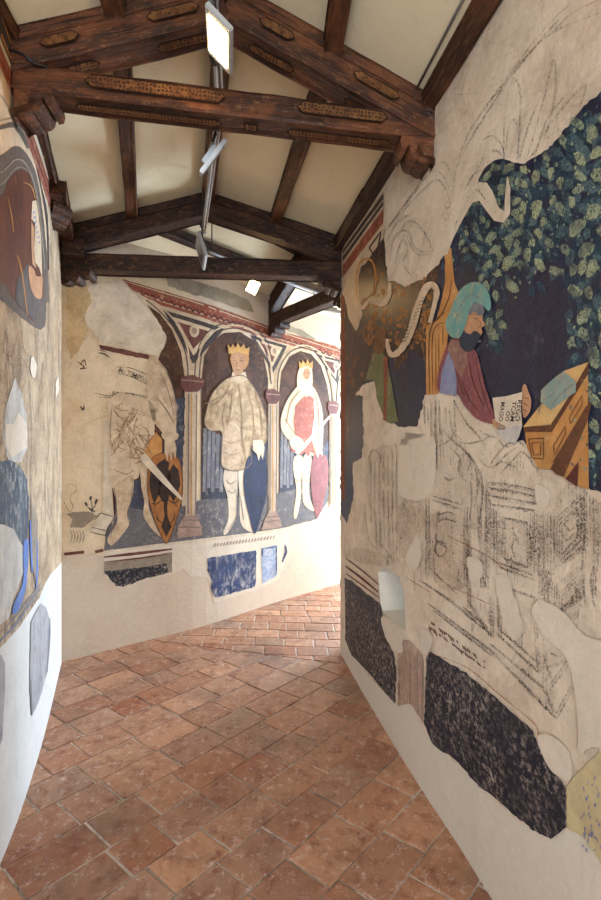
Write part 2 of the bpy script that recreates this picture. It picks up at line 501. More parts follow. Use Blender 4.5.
# ------------------------------------------------------------------ timber
def frame_axes(p0, p1, up=Vector((0, 0, 1))):
    x = (p1-p0).normalized(); y = up.cross(x).normalized(); z = x.cross(y)
    return x, y, z
def beam(name, p0, p1, w, h, mat, parent=None, wob=.004, seed=0, bev=.008):
    """box beam from p0 to p1 (centre line); local X runs along its length"""
    x, y, z = frame_axes(p0, p1); L = (p1-p0).length; n = max(3, int(L/.12))
    bm = bmesh.new(); rnd = random.Random(seed+int(L*1000)); prev = None
    for i in range(n+1):
        s = L*i/n; ring = []
        for a, b_ in ((-1, -1), (1, -1), (1, 1), (-1, 1)):
            for e in (0, 1):   # two verts per corner: worn bevel
                yy = a*(w/2-(bev if (e == 0) == (a*b_ > 0) else 0)); zz = b_*(h/2-(bev if (e == 1) == (a*b_ > 0) else 0))
                ring.append(bm.verts.new((s, yy+rnd.uniform(-wob, wob)*.5, zz+rnd.uniform(-wob, wob)*.5)))
        if prev:
            for k in range(8):
                j = (k+1) % 8; bm.faces.new((prev[k], prev[j], ring[j], ring[k]))
        else: bm.faces.new(ring[::-1])
        prev = ring
    bm.faces.new(prev)
    bmesh.ops.recalc_face_normals(bm, faces=bm.faces)
    me = bpy.data.meshes.new(name); bm.to_mesh(me); bm.free(); me.materials.append(mat)
    o = bpy.data.objects.new(name, me); COL.objects.link(o)
    mw = Matrix((x, y, z)).transposed().to_4x4(); mw.translation = p0-(world_loc(parent) if parent else Vector())
    o.matrix_local = mw
    if parent: o.parent = parent
    return o
def corbel(p, d, parent, mat, L=.24, H=.13, W=.13):
    """scrolled bracket below a tie beam: p wall point under the beam, d into the room"""
    prof = [(0, 0), (L, 0), (L+.005, -.03)]
    prof += [(L*1.0, -.055), (L*.86, -.062), (L*.80, -.040), (L*.70, -.036)]
    for cx, r in ((L*.50, .040), (L*.20, .052)):
        for k in range(7):
            a = math.radians(35-k*30); prof.append((cx+r*math.cos(a), -H*.36-(L-cx)*.14+r*math.sin(a)))
    prof.append((0, -H))
    d = Vector((d.x, d.y, 0)).normalized(); s = Vector((-d.y, d.x, 0)); bm = bmesh.new()
    A = [bm.verts.new(p+d*a-s*W/2+Vector((0, 0, b_))) for a, b_ in prof]
    B = [bm.verts.new(p+d*a+s*W/2+Vector((0, 0, b_))) for a, b_ in prof]
    bm.faces.new(A); bm.faces.new(B[::-1])
    for i in range(len(prof)):
        j = (i+1) % len(prof); bm.faces.new((A[i], B[i], B[j], A[j]))
    return bm_obj('corbel', bm, mat, parent)
def m_ornament():
    m, nt, b = nodes('ochre_ornament'); tc = N(nt, 'ShaderNodeTexCoord').outputs['Object']
    v = N(nt, 'ShaderNodeTexVoronoi'); v.feature = 'DISTANCE_TO_EDGE'; v.inputs['Scale'].default_value = 62; v.inputs['Randomness'].default_value = .45
    nt.links.new(tc, v.inputs['Vector'])
    c = mix(nt, ramp(nt, noise_node(nt, tc, 8, 6, .7), .35, .65), rgb((176, 122, 70)), rgb((128, 78, 44)))
    c = mix(nt, ramp(nt, v.outputs['Distance'], .004, .0016*2), rgb((50, 28, 20)), c) if False else c
    k = ramp(nt, v.outputs['Distance'], .12, .22)
    c = mix(nt, mul(nt, k, .85), c, rgb((52, 30, 20)))
    c = mix(nt, mul(nt, ramp(nt, noise_node(nt, tc, 26, 8, .75), .5, .6), .8), c, rgb((84, 50, 32)))
    nt.links.new(c, b.inputs['Base Color']); b.inputs['Roughness'].default_value = .6; return m
M['orn_gold'] = m_ornament()
M['orn_dark'] = m_paint('dark_ornament', (38, 24, 20), (60, 36, 24), None)
def ornament(bobj, length, w, h, items, name='painted_ornament'):
    """painted hexagons on the front (-Y side) or the underside; items: (s0, s1, face, half width)"""
    for s0, s1, face, hw in items:
        for mat, grow, nm, lv in ((M['orn_dark'], .007, name+'_border', .0035), (M['orn_gold'], 0, name, .005)):
            bm = bmesh.new(); a, b_ = s0-grow, s1+grow; q = hw+grow*.8; t = hw*1.1+grow
            pts = [(a, 0), (a+t, q), (b_-t, q), (b_, 0), (b_-t, -q), (a+t, -q)] if s1-s0 > hw*3 else [(a, -q), (a, q), (b_, q), (b_, -q)]
            if face == 'under': vs = [bm.verts.new((x, y, -h/2-lv)) for x, y in pts]
            else: vs = [bm.verts.new((x, FS*(w/2+lv), z+.01)) for x, z in pts]
            bm.faces.new(vs)
            bmesh.ops.solidify(bm, geom=bm.faces[:], thickness=.002)
            bmesh.ops.recalc_face_normals(bm, faces=bm.faces)
            me = bpy.data.meshes.new(nm); bm.to_mesh(me); bm.free(); me.materials.append(mat)
            o = bpy.data.objects.new(nm, me); COL.objects.link(o); o.parent = bobj
FS = -1
def truss(idx, label, mat, tie_z, ornate=False, drop=(.08, .12), tie_h=.13, tie_w=.14, cl=(.24, .17)):
    Lp, Ap, Rp = ST[idx]
    root = empty('roof_truss', Vector((Ap.x, Ap.y, (tie_z[0]+tie_z[1])/2)), label, 'roof truss')
    dirn = (Rp-Lp); dirn.z = 0; dirn.normalize()
    bo, pr = drop
    for a, b_, nm, s in ((Lp, Ap, 'rafter', 1), (Ap, Rp, 'rafter', 2)):
        sl = 1
        a2, b2 = a-Vector((0, 0, bo+pr/2)), b_-Vector((0, 0, bo+pr/2))
        e = (b2-a2).normalized()*.03
        r = beam('rafter', a2-e*(s == 1), b2+e*(s == 2), .13, pr, mat, root, seed=idx*7+s)
        beam('filler_board', a-Vector((0, 0, bo/2)), b_-Vector((0, 0, bo/2)), .09, bo, mat, root, seed=idx*9+s)
        if ornate:
            Lr = (b2-a2).length
            ornament(r, Lr, .13, pr, [(.14, .36, 'under', .018), (.62, .90, 'under', .018), (.16, .32, 'front', .018), (.62, .84, 'front', .018)])
    t0 = Vector((Lp.x, Lp.y, tie_z[0])); t1 = Vector((Rp.x, Rp.y, tie_z[1]))
    t = beam('tie_beam', t0, t1, tie_w, tie_h, mat, root, seed=idx)
    if ornate:
        ornament(t, 1.8, tie_w, tie_h, [(.30, .88, 'front', .024), (1.20, 1.6, 'front', .022),
                                        (.24, .86, 'under', .017), (.97, 1.02, 'under', .017), (1.16, 1.64, 'under', .018)])
    corbel(t0+dirn*.01-Vector((0, 0, tie_h/2-.005)), dirn, root, mat, cl[0], .13, tie_w)
    corbel(t1-dirn*.01-Vector((0, 0, tie_h/2-.005)), -dirn, root, mat, cl[1], .13, tie_w)
    return root
truss(1, 'nearest roof truss, brown carved timber with ochre painted ornament on its beam', M['wood_orn'], (3.20, 3.105), True, tie_h=.112, tie_w=.12, cl=(.15, .15))
truss(2, 'dark plain roof truss spanning the bend above the left wall corner', M['wood_dark'], (3.13, 3.12))
truss(3, 'farthest roof truss, short dark timber landing on the arcaded wall', M['wood_dark'], (3.10, 3.09), tie_h=.13, tie_w=.13)
truss(4, 'roof truss hidden round the bend past the arcaded wall', M['wood_dark'], (3.1, 3.1))

def lerp(a, b_, t): return a+(b_-a)*t
def purlin(name, a, b_, t, side, label, mat, w=.085, h=.085, e=-.002, dz=0):
    def pt(S):
        L_, A_, R_ = ST[S]; return lerp(A_, L_ if side < 0 else R_, t)-Vector((0, 0, h/2+.004+dz))
    p0, p1 = pt(a), pt(b_); d = (p1-p0).normalized()
    o = beam(name, p0-d*e, p1+d*e, w, h, mat, seed=a*31+side); return tag(o, label, 'roof beam')
purlin('purlin', 0, 1, .52, -1, 'brown purlin on the left roof slope nearest the camera', M['wood'])
purlin('purlin', 1, 2, .52, -1, 'purlin on the left roof slope between the ornate and the plain truss', M['wood'])
purlin('purlin', 2, 3, .52, -1, 'thin dark purlin slanting right behind the second truss above the arcaded wall', M['wood_dark'])
purlin('purlin', 3, 4, .52, -1, 'purlin beyond the farthest truss on the outer roof slope', M['wood_dark'])
purlin('purlin', 0, 1, .50, 1, 'brown carved purlin on the right roof slope nearest the camera', M['wood_orn'])
purlin('purlin', 1, 2, .50, 1, 'purlin on the right roof slope between the ornate and the plain truss', M['wood'])
purlin('purlin', 2, 3, .50, 1, 'dark purlin on the inner roof slope behind the second truss', M['wood_dark'])
purlin('ridge_beam', 0, 1, 0, -1, 'ridge beam above the lit floodlight nearest the camera', M['wood'], .1, .1)
purlin('ridge_beam', 1, 2, 0, -1, 'ridge beam over the metal track between the first and second truss', M['wood'], .1, .1)
purlin('ridge_beam', 2, 3, 0, -1, 'dark ridge beam turning right behind the second truss', M['wood_dark'], .1, .1)
purlin('ridge_beam', 3, 4, 0, -1, 'dark ridge beam beyond the farthest truss', M['wood_dark'], .1, .1)
def plate(W, sa, sb, z, label, mat, w=.10, h=.11, name='wall_plate'):
    pa = W.to3(sa, z[0], w/2-.01); pb = W.to3(sb, z[1], w/2-.01)
    return tag(beam(name, pa, pb, w, h, mat, seed=int(sa*100)), label, 'roof beam')
def s_at(W, Yo):             # arc length where the wall reaches distance Yo*K
    for i, (a, b_) in enumerate(zip(W.p, W.p[1:])):
        if (a.y-Yo*K)*(b_.y-Yo*K) <= 0: return W.cum[i]+(Yo*K-a.y)/(b_.y-a.y)*(b_-a).length
    return W.cum[-1]
plate(RW, s_at(RW, -.3), s_at(RW, 1.05), (3.20, 3.22), 'timber wall plate on the right wall above the camera', M['wood'])
plate(RW, s_at(RW, 1.05), s_at(RW, 1.86), (3.22, 3.23), 'timber wall plate on the right wall rising to the top edge of the photo', M['wood'], .07, .08)
plate(RW, s_at(RW, 1.86), s_at(RW, 2.6), (3.235, 3.26), 'dark wall plate on the right wall just behind the ornate truss', M['wood_dark'], .08, .10)
plate(RW, s_at(RW, 2.55), s_at(RW, 3.26), (3.26, 3.32), 'dark wall plate above the painted cornice at the end of the right wall', M['wood_dark'], .08, .11)
plate(LW, s_at(LW, -.3), s_at(LW, 1.72), (3.36, 3.37), 'wall plate on the left wall in front of the ornate truss', M['wood'], .06, .07)
plate(LW, s_at(LW, 1.8), s_at(LW, 2.5), (3.34, 3.32), 'wall plate on the left wall just behind the ornate truss', M['wood'], .06, .08)
plate(LW, s_at(LW, 2.45), s_at(LW, 3.12), (3.27, 3.27), 'carved wall plate block at the far top of the left wall', M['wood'], .11, .11)
# carved bracket under the left plate
br = corbel(LW.to3(s_at(LW, 2.62), 3.215, .0), Vector((.75, -.5, 0)), None, M['wood'], .13, .12, .12)
br.name = 'carved_bracket'; tag(br, 'carved timber bracket under the wall plate at the far top of the left wall', 'bracket')
blk = beam('timber_block', LW.to3(s_at(LW, 3.02), 3.19, .02), LW.to3(s_at(LW, 3.02), 3.19, .17), .14, .13, M['wood_dark'])
tag(blk, 'square timber block in the corner under the second truss foot', 'timber block')

# ------------------------------------------------------------------ lighting track and floodlights
def tube(name, pts, r, mat, parent=None, seg=10):
    bm = bmesh.new(); prev = None
    for i, p in enumerate(pts):
        d = (pts[min(i+1, len(pts)-1)]-pts[max(i-1, 0)]).normalized()
        u = d.cross(Vector((0, 0, 1))); u = u.normalized() if u.length > .01 else Vector((1, 0, 0)); v_ = d.cross(u)
        ring = [bm.verts.new(p+(u*math.cos(a)+v_*math.sin(a))*r) for a in [2*math.pi*k/seg for k in range(seg)]]
        if prev:
            for k in range(seg): bm.faces.new((prev[k], prev[(k+1) % seg], ring[(k+1) % seg], ring[k]))
        else: bm.faces.new(ring)
        prev = ring
    bm.faces.new(prev); return bm_obj(name, bm, mat, parent, True)
TZ = 3.31
tr = [q3(-.12, -1.0, TZ), q3(-.335, 1.5, TZ), q3(-.40, 1.95, TZ), q3(-.75, 3.05, TZ-.01)]
trk = empty('lighting_track', tr[1], 'silver metal lighting track running under the roof ridge towards the second truss', 'lighting track')
tube('track_tube', tr, .012, M['alu'], trk); tube('conduit', [p+Vector((.022, 0, .012)) for p in tr], .006, M['alu'], trk)
for t_ in (q3(-.37, 1.70, TZ), q3(-.42, 2.0, TZ), q3(-.72, 2.95, TZ)):
    tube('clamp', [t_-Vector((0, .03, 0)), t_+Vector((0, .03, 0))], .02, M['black'], trk)
    tube('hanger_rod', [t_, t_+Vector((0, 0, .30))], .005, M['black'], trk)
tr2 = [q3(-.76, 3.32, TZ), q3(-.37, 3.68, TZ), q3(.30, 4.28, TZ), q3(1.4, 5.25, TZ)]
trk2 = empty('lighting_track', tr2[1], 'silver lighting track slanting right behind the second truss', 'lighting track')
tube('track_tube', tr2, .013, M['alu'], trk2)
for t_ in (q3(-.74, 3.34, TZ), q3(-.05, 3.966, TZ)):
    tube('hanger_rod', [t_, t_+Vector((0, 0, .34))], .005, M['black'], trk2)

def floodlight(c, n, up, sw, sh, lit, label, anchor, cam_th=.022):
    n = n.normalized(); x = up.cross(n).normalized(); u = n.cross(x).normalized()
    root = empty('floodlight', c, label, 'floodlight')
    def slab(name, w, h, z0, z1, mat, bev=0):
        bm = bmesh.new(); vs = []
        for z, k in ((z0, 1), (z1, 1)):
            vs.append([bm.verts.new(c+x*a*w/2+u*b_*h/2+n*z) for a, b_ in ((-1, -1), (1, -1), (1, 1), (-1, 1))])
        bm.faces.new(vs[0]); bm.faces.new(vs[1])
        for i in range(4): bm.faces.new((vs[0][i], vs[0][(i+1) % 4], vs[1][(i+1) % 4], vs[1][i]))
        if bev: bmesh.ops.bevel(bm, geom=bm.edges[:], offset=bev, segments=2, affect='EDGES')
        return bm_obj(name, bm, mat, root)
    slab('housing', sw, sh, -cam_th, 0, M['alu_light'], .004)
    slab('front_glass', sw*.74, sh*.74, 0.0005, .003, M['lamp_on'] if lit else M['glass_off'])
    slab('driver_box', sw*.5, sh*.36, -cam_th-.022, -cam_th, M['alu_light'], .004)
    # yoke and stem up to the track
    back = c-n*(cam_th+.012)
    a, b_ = back-x*(sw*.5+.006), back+x*(sw*.5+.006)
    top = anchor-Vector((0, 0, .03))
    mid = lerp(back, top, .55)
    tube('stem', [mid, top, anchor], .008, M['black'], root)
    tube('yoke', [back, mid], .010, M['alu_light'], root)
    return root
# pose of the nearest floodlight from its four corners (a parallelogram in space)
def pose(corners, Y):
    r = [Vector(((x-CX)/F, 1, (HY-y)/F)) for x, y in corners]
    # dA rA + dC rC = dB rB + dD rD, dA = 1
    Mx = Matrix((r[1], -r[2], r[3])).transposed(); sol = Mx.inverted() @ r[0]
    P = [r[0], r[1]*sol[0], r[2]*sol[1], r[3]*sol[2]]; c = sum(P, Vector())/4; k = Y/c.y
    return [q*k+Vector((0, 0, EYE)) for q in P]
def quad(cs, Y):
    P = pose(cs, Y); a = P[1]-P[0]; b2 = P[0]-P[3]; n = a.cross(b2).normalized(); c = sum(P, Vector())/4
    if n.dot(Vector((0, 0, EYE))-c) < 0: n = -n
    print('quad', n, a.length, b2.length, math.degrees(a.angle(b2)))
    return n, b2, min(max(a.length, .12), .2), min(max(b2.length, .12), .2)
Pq = pose([(204, 3), (230, 32), (230, 77), (207, 52)], 1.487*K)
c1 = sum(Pq, Vector())/4; ex = Pq[1]-Pq[0]; ey = Pq[0]-Pq[3]
n1 = ex.cross(ey).normalized()
if n1.dot(-c1+Vector((0, 0, EYE))) < 0: n1 = -n1
print('flood1', c1, n1, ex.length, ey.length, ex.angle(ey))
floodlight(c1, n1, ey, ex.length, ey.length, True, 'lit square floodlight nearest the camera, in front of the ornate truss', q3(-.335, 1.5, TZ))
n2, u2, w2, h2 = quad([(209, 151), (228, 145.5), (218, 165), (201, 178)], 2.08*K)
floodlight(at(214, 160, 2.08*K), n2, u2, w2, h2, False, 'switched off grey floodlight just behind the ornate truss', q3(-.44, 2.07, TZ))
n3, u3, w3, h3 = quad([(196.5, 238), (204.5, 249), (202, 265), (194.5, 254)], 2.98*K)
floodlight(at(200, 251, 2.98*K), n3, u3, w3, h3, False, 'switched off floodlight at the track end before the second truss', q3(-.74, 3.0, TZ))
floodlight(at(253, 287, 3.62*K), Vector((.25, -.80, -.55)), Vector((.35, 0, 1)), .12, .14, True, 'small lit floodlight below the second truss by the arcaded wall', q3(-.41, 3.64, TZ))
floodlight(at(333, 312, 4.1*K), Vector((-.2, .2, -1)), Vector((1, .3, 0)), .15, .15, False, 'black shadowed floodlight at the corner edge beside the farthest truss', q3(.14, 4.13, TZ))
floodlight(q3(-.16, -.25, 3.13), Vector((-.05, .55, -.8)), Vector((0, 1, .5)), .2, .2, True, 'added fill floodlight above and behind the camera', q3(-.18, -.3, TZ))  # unseen lamp added as fill light for the corridor
# cables
cb = tube('power_cable', catmull_open([at(386, 112, 2.0), at(400, 108, 2.0), at(415, 112, 2.0), at(432, 113, 2.0)]), .005, M['black'])
tag(cb, 'black cable over the right end of the ornate truss', 'cable')
cb = tube('power_cable', catmull_open([at(10, 50, 1.80), at(24, 55, 1.80), at(34, 63, 1.82), at(48, 67, 1.86)]), .006, M['black'])
tag(cb, 'black cable over the left end of the ornate truss', 'cable')
cb = tube('conduit_pipe', [RW.to3(s_at(RW, .9), 3.25, .085), RW.to3(s_at(RW, 1.82), 3.275, .085)], .006, M['alu'])
tag(cb, 'thin silver conduit along the right wall plate', 'pipe')

#@@FB@@
def inpoly(x, y, P):
    c = False; n = len(P); j = n-1
    for i in range(n):
        xi, yi = P[i][0], P[i][1]; xj, yj = P[j][0], P[j][1]
        if (yi > y) != (yj > y) and x < (xj-xi)*(y-yi)/(yj-yi)+xi: c = not c
        j = i
    return c
PW = (206, 186, 158)
T = {}
T['dark_bg'] = m_paint('garden_dark_pigment', (18, 22, 44), (34, 38, 66), (128, 128, 140), .5, (.56, .70), 20, 3.0, True, .38, .5)
T['dark_left'] = m_paint('garden_brown_lamplit', (58, 34, 22), (26, 20, 26), (206, 138, 66), .85, (.54, .64), 14, 5, False, .4, .5)  # orange spots are warm lamplight on the leaves, painted into the brown
T['leaf_a'] = m_paint('leaf_pale_green', (176, 178, 138), (140, 152, 128), broken=(.34, .54), bk=.9)
T['leaf_b'] = m_paint('leaf_blue_green', (104, 124, 122), (76, 100, 110), broken=(.34, .54), bk=.85)
T['leaf_c'] = m_paint('leaf_deep_blue', (56, 76, 92), (58, 82, 92), broken=(.34, .52), bk=.8)
T['leaf_lamplit'] = m_paint('leaf_lamplit', (186, 124, 56), (132, 82, 36), (52, 32, 20), .8, (.5, .58), 45, 30)  # gold tone stands for foliage lit by the warm lamp
T['ochre'] = m_paint('ochre_furniture', (206, 150, 84), (184, 122, 60), (230, 196, 150), .5, (.58, .66), 30, 6)
T['ochre_l'] = m_paint('pale_ochre', (224, 184, 122), (208, 162, 98), (236, 212, 176), .5, (.58, .66), 30, 6)
T['ochre_d'] = m_paint('brown_ochre', (112, 70, 44), (88, 54, 40), (190, 140, 90), .5, (.56, .62), 30, 8)
T['teal'] = m_paint('teal_cloth', (92, 146, 140), (110, 162, 150), (176, 160, 120), .8, (.52, .58), 26, 8)
T['teal_pale'] = m_paint('faded_teal', (118, 150, 144), (150, 152, 136), (186, 160, 120), .7, (.52, .58), 30, 12)
T['mauve'] = m_paint('mauve_robe', (140, 72, 78), (112, 58, 70), (182, 130, 116), .5, (.54, .62), 22, 9, True)
T['mauve_b'] = m_paint('brown_cape', (150, 108, 94), (126, 84, 78), (190, 160, 130), .6, (.54, .6), 24, 9)
T['greyblue'] = m_paint('grey_blue_sleeve', (134, 140, 168), (116, 118, 150), (190, 180, 176), .6, (.55, .62), 24, 9)
T['skin'] = m_paint('painted_skin', (196, 146, 106), (176, 124, 90), (220, 186, 150), .4, (.56, .62), 40, 12)
T['skin_dk'] = m_paint('painted_brown_skin', (128, 80, 46), (100, 62, 40), (176, 120, 70), .5, (.56, .62), 40, 12)  # dark brown skin pigment of the green-robed figure
T['beard'] = m_paint('dark_beard', (38, 56, 76), (56, 60, 70))
T['ink'] = m_paint('ink_line', (34, 28, 30), (58, 46, 44), broken=(.36, .48))
T['char'] = m_paint('charcoal_line', (92, 78, 72), (112, 94, 84), broken=(.44, .60), bk=.62)
T['char_d'] = m_paint('charcoal_dark_line', (74, 64, 62), (96, 82, 76), broken=(.42, .58), bk=.72)
T['sienna'] = m_paint('sienna_line', (160, 90, 60), (176, 116, 86), broken=(.40, .52))
T['cream'] = m_paint('cream_paint', (216, 192, 162), (200, 172, 140), (168, 136, 106), .6, (.54, .64), 26, 7)
T['cream_w'] = m_paint('white_paint', (222, 206, 182), (206, 186, 160), (176, 154, 130), .4, (.57, .64), 30, 7)
T['red'] = m_paint('red_cornice', (152, 72, 50), (128, 54, 38), (214, 176, 146), .8, (.53, .60), 26, 9)
T['red_d'] = m_paint('dark_red', (108, 46, 36), (86, 40, 34), (180, 130, 100), .5, (.56, .62), 26, 9)
T['line_dk'] = m_paint('moulding_dark', (58, 50, 50), (80, 68, 64), (170, 150, 126), .5, (.56, .62), 40, 9)
T['line_gr'] = m_paint('moulding_grey', (150, 136, 118), (130, 114, 98), (206, 190, 166), .6, (.55, .62), 30, 9)
T['green'] = m_paint('green_robe', (112, 116, 72), (90, 98, 72), (170, 150, 100), .6, (.54, .6), 30, 9)
T['rust'] = m_paint('rust_stole', (146, 72, 42), (120, 56, 36), (190, 130, 90), .5, (.56, .6), 30, 9)
T['dado'] = m_paint('blue_black_dado', (24, 26, 38), (36, 36, 48), (196, 178, 158), .95, (.50, .62), 46, 12, False, .6)
T['dado_blue'] = m_paint('blue_dado', (52, 68, 106), (38, 48, 80), (200, 192, 186), .95, (.49, .57), 18, 9, True)
T['dado_pale'] = m_paint('worn_blue_dado', (112, 138, 178), (150, 166, 190), (216, 208, 202), .95, (.46, .56), 28, 12)
T['niche'] = m_paint('niche_brown', (54, 32, 22), (92, 58, 38), (160, 124, 92), .7, (.54, .66), 20, 4)
T['niche_b'] = m_paint('niche_blue', (46, 46, 56), (66, 68, 84), (160, 150, 144), .7, (.53, .64), 24, 6, True)
T['floor_b'] = m_paint('painted_ground', (100, 96, 98), (80, 80, 90), (176, 164, 152), .8, (.52, .62), 22, 5)
T['knight'] = m_paint('pale_stone_figure', (214, 188, 156), (180, 150, 118), (232, 212, 184), .5, (.55, .62), 22, 12)
T['cloak'] = m_paint('khaki_cloak', (202, 174, 136), (150, 120, 86), (224, 204, 172), .6, (.54, .62), 20, 13)
T['cloak_s'] = m_paint('khaki_fold', (138, 112, 82), (158, 132, 98))
T['drape'] = m_paint('pale_blue_drapery', (126, 124, 130), (96, 98, 112), (190, 180, 172), .7, (.53, .62), 24, 9, True)
T['shield_b'] = m_paint('dark_blue_shield', (22, 28, 54), (34, 42, 76), (120, 116, 132), .5, (.57, .65), 26, 8)
T['shield_r'] = m_paint('rose_shield', (140, 72, 74), (118, 54, 62), (200, 160, 150), .6, (.56, .64), 26, 8)
T['shield_o'] = m_paint('orange_shield', (176, 112, 48), (152, 90, 36), (210, 160, 90), .5, (.57, .64), 26, 8)
T['eagle'] = m_paint('black_charge', (36, 26, 24), (62, 40, 28), (150, 98, 50), .4, (.58, .66), 40, 12)
T['tunic'] = m_paint('red_tunic', (146, 62, 52), (166, 86, 70), (212, 168, 144), .6, (.54, .6), 24, 14)
T['white_f'] = m_paint('white_cape', (224, 202, 174), (204, 180, 150), (180, 152, 124), .4, (.57, .64), 24, 8)
T['hair'] = m_paint('blond_hair', (192, 142, 82), (160, 110, 62))
T['gold'] = m_paint('gold_crown', (214, 166, 92), (184, 132, 66))
T['col'] = m_paint('painted_stone_shaft', (198, 176, 152), (178, 152, 126), (222, 206, 184), .5, (.56, .62), 24, 8, True)
T['col_s'] = m_paint('shaft_shadow', (120, 100, 88), (100, 84, 78))
T['col_g'] = m_paint('shaft_gold_line', (196, 144, 74), (170, 120, 60))
T['cap'] = m_paint('painted_porphyry', (116, 66, 56), (92, 52, 46), (170, 120, 100), .6, (.55, .62), 30, 9)
T['base'] = m_paint('painted_stone_base', (168, 138, 120), (136, 108, 98), (206, 184, 164), .6, (.54, .62), 24, 9)
T['sinopia'] = m_paint('brown_sinopia', (128, 92, 54), (156, 116, 74), broken=(.40, .54), bk=.85)
T['lun'] = m_paint('lunette_brown', (76, 38, 26), (104, 54, 34), (170, 110, 74), .6, (.58, .64), 24, 4, True, .5)
T['lun_g'] = m_paint('lunette_grey', (74, 66, 64), (98, 86, 80), (150, 130, 116), .6, (.55, .62), 24, 6, True)
T['mould'] = m_paint('grey_moulding', (96, 84, 76), (74, 62, 58), (150, 134, 118), .5, (.56, .64), 24, 5)
T['blue'] = m_paint('bright_blue_hose', (70, 108, 180), (92, 126, 186), (160, 168, 190), .6, (.56, .62), 30, 9)
T['robe_bl'] = m_paint('dark_slate_robe', (60, 68, 84), (82, 94, 102), (176, 172, 164), .85, (.5, .58), 26, 10, True)
T['robe_w'] = m_paint('worn_white_robe', (206, 200, 190), (182, 174, 166), (150, 138, 124), .7, (.53, .6), 30, 10, True)
T['streak'] = m_paint('grey_streaked_dado', (150, 148, 152), (176, 172, 172), (96, 100, 116), .8, (.52, .6), 22, 10, True)
T['pil'] = m_paint('worn_rose_pilaster', (182, 148, 126), (150, 124, 108), (214, 196, 172), .8, (.5, .6), 24, 9, True)
T['yel'] = m_paint('worn_yellow_ground', (206, 188, 140), (190, 170, 128), (120, 122, 124), .6, (.57, .63), 26, 9)

# =========================================================== RIGHT WALL
old_r = [(341, 200), (341, 622), (350, 652), (372, 680), (398, 706), (408, 702), (425, 733), (470, 776), (515, 819), (548, 840), (562, 833), (578, 832), (601, 862), (640, 905), (700, 960),
         (700, -430), (620, -280), (560, -140), (500, -35), (460, 25), (430, 72), (385, 150)]
paint(wr, 'old_plaster', RW, old_r, M['old_right'], 0, 2.2, holes=[hole_px], label='stained old plaster above a clean band')
# garden fresco
gf = fresco('garden_fresco', RW, 500, 430, 'large dark leafy fresco on the right wall, reader in teal hood at orange desk')
dark = [(341, 292), (348, 300), (356, 332), (362, 318), (362, 270), (372, 252), (384, 236), (386, 262), (388, 282), (395, 281), (405, 287), (415, 285), (424, 279), (436, 268), (449, 247), (456, 225), (466, 203), (474, 188), (484, 170), (494, 161), (504, 158), (515, 163), (525, 164), (536, 156), (548, 150), (560, 137), (572, 121), (585, 105), (601, 93), (640, 50), (700, -10), (700, 560), (640, 510), (601, 492), (577, 485), (565, 477), (551, 469), (540, 469), (528, 447), (524, 440), (510, 443), (498, 425), (485, 410), (470, 395), (441, 392), (425, 396), (418, 427), (402, 427), (386, 421), (378, 400), (375, 381), (363, 384), (355, 389), (356, 396), (363, 397), (364, 440), (362, 457), (353, 463), (354, 497), (347, 524), (341, 512)]
paint(gf, 'painted_background', RW, dark, T['dark_bg'], 1, 1.6)
lf = [(341, 292), (348, 300), (356, 332), (362, 318), (362, 270), (372, 252), (384, 236), (388, 282), (405, 287), (424, 279), (441, 262), (436, 300), (428, 330), (426, 360), (412, 350), (398, 372), (392, 352), (384, 372), (366, 380), (352, 400), (350, 440), (346, 500), (341, 500)]
paint(gf, 'painted_arbour', RW, lf, T['dark_left'], 2, 1.5, label='brown arbour with painted-in lamplight glints')
rnd = random.Random(11)
bmL = bmesh.new(); mats = [T['leaf_a'], T['leaf_b'], T['leaf_c']]
def leaf(bm, W, cx, cy, r, rot, layer, mi):
    L = r*1.35; pts = []
    for k in range(9):
        a = 2*math.pi*k/9; x = L*math.cos(a); y = r*.78*math.sin(a)*(1-.25*math.cos(a))
        x += rnd.uniform(-.2, .2)*r; y += rnd.uniform(-.2, .2)*r
        pts.append((cx+x*math.cos(rot)-y*math.sin(rot), cy+x*math.sin(rot)+y*math.cos(rot)))
    add_poly(bm, W, pts, layer, (), mi)
def dens(x, y):
    edge = 93+(601-x)*.6 if x > 485 else 163
    dep = y-edge
    d_ = 1.0 if dep < 105 else max(.0, 1-(dep-105)/65)
    if x > 570 and y > 250: d_ = max(d_, .55)
    if x < 480 and y > 225: d_ = max(0, .9-(y-225)/60)
    if 478 < x < 505 and 300 < y < 350: d_ = .45
    return d_, dep
def dabs(count, size, lap, mi_fn, layer):
    cand = []
    for _ in range(count):
        x = rnd.uniform(440, 690); y = rnd.uniform(-20, 500)
        if not inpoly(x, y, dark): continue
        d_, dep = dens(x, y)
        if rnd.random() > d_: continue
        r = (3.0+(x-440)*.019)*rnd.uniform(.7, 1.3)*size
        if any((x-a_)**2+(y-b_)**2 < (lap*(r+c_))**2 for a_, b_, c_ in cand): continue
        if not all(inpoly(x+dx*r*1.2, y+dy*r*1.2, dark) for dx, dy in ((1, 0), (-1, 0), (0, 1), (0, -1))): continue
        cand.append((x, y, r))
        leaf(bmL, RW, x, y, r, rnd.uniform(.3, 2.6), layer, mi_fn(dep))
dabs(3000, 1.25, .62, lambda d: 2, 2)
dabs(3000, 1.05, .88, lambda d: 1 if rnd.random() < .85 else 0, 3)
dabs(2200, 1.15, 1.2, lambda d: 0, 4)
dabs(2600, .30, 2.2, lambda d: 0 if rnd.random() < .6 else 1, 5)
bm_obj('painted_foliage', bmL, mats, gf)
bmG = bmesh.new()
for _ in range(150):
    x, y = rnd.uniform(362, 436), rnd.uniform(262, 345)
    if inpoly(x, y, lf): leaf(bmG, RW, x, y, rnd.uniform(1, 2.6), rnd.uniform(.5, 2.6), 3, 0)
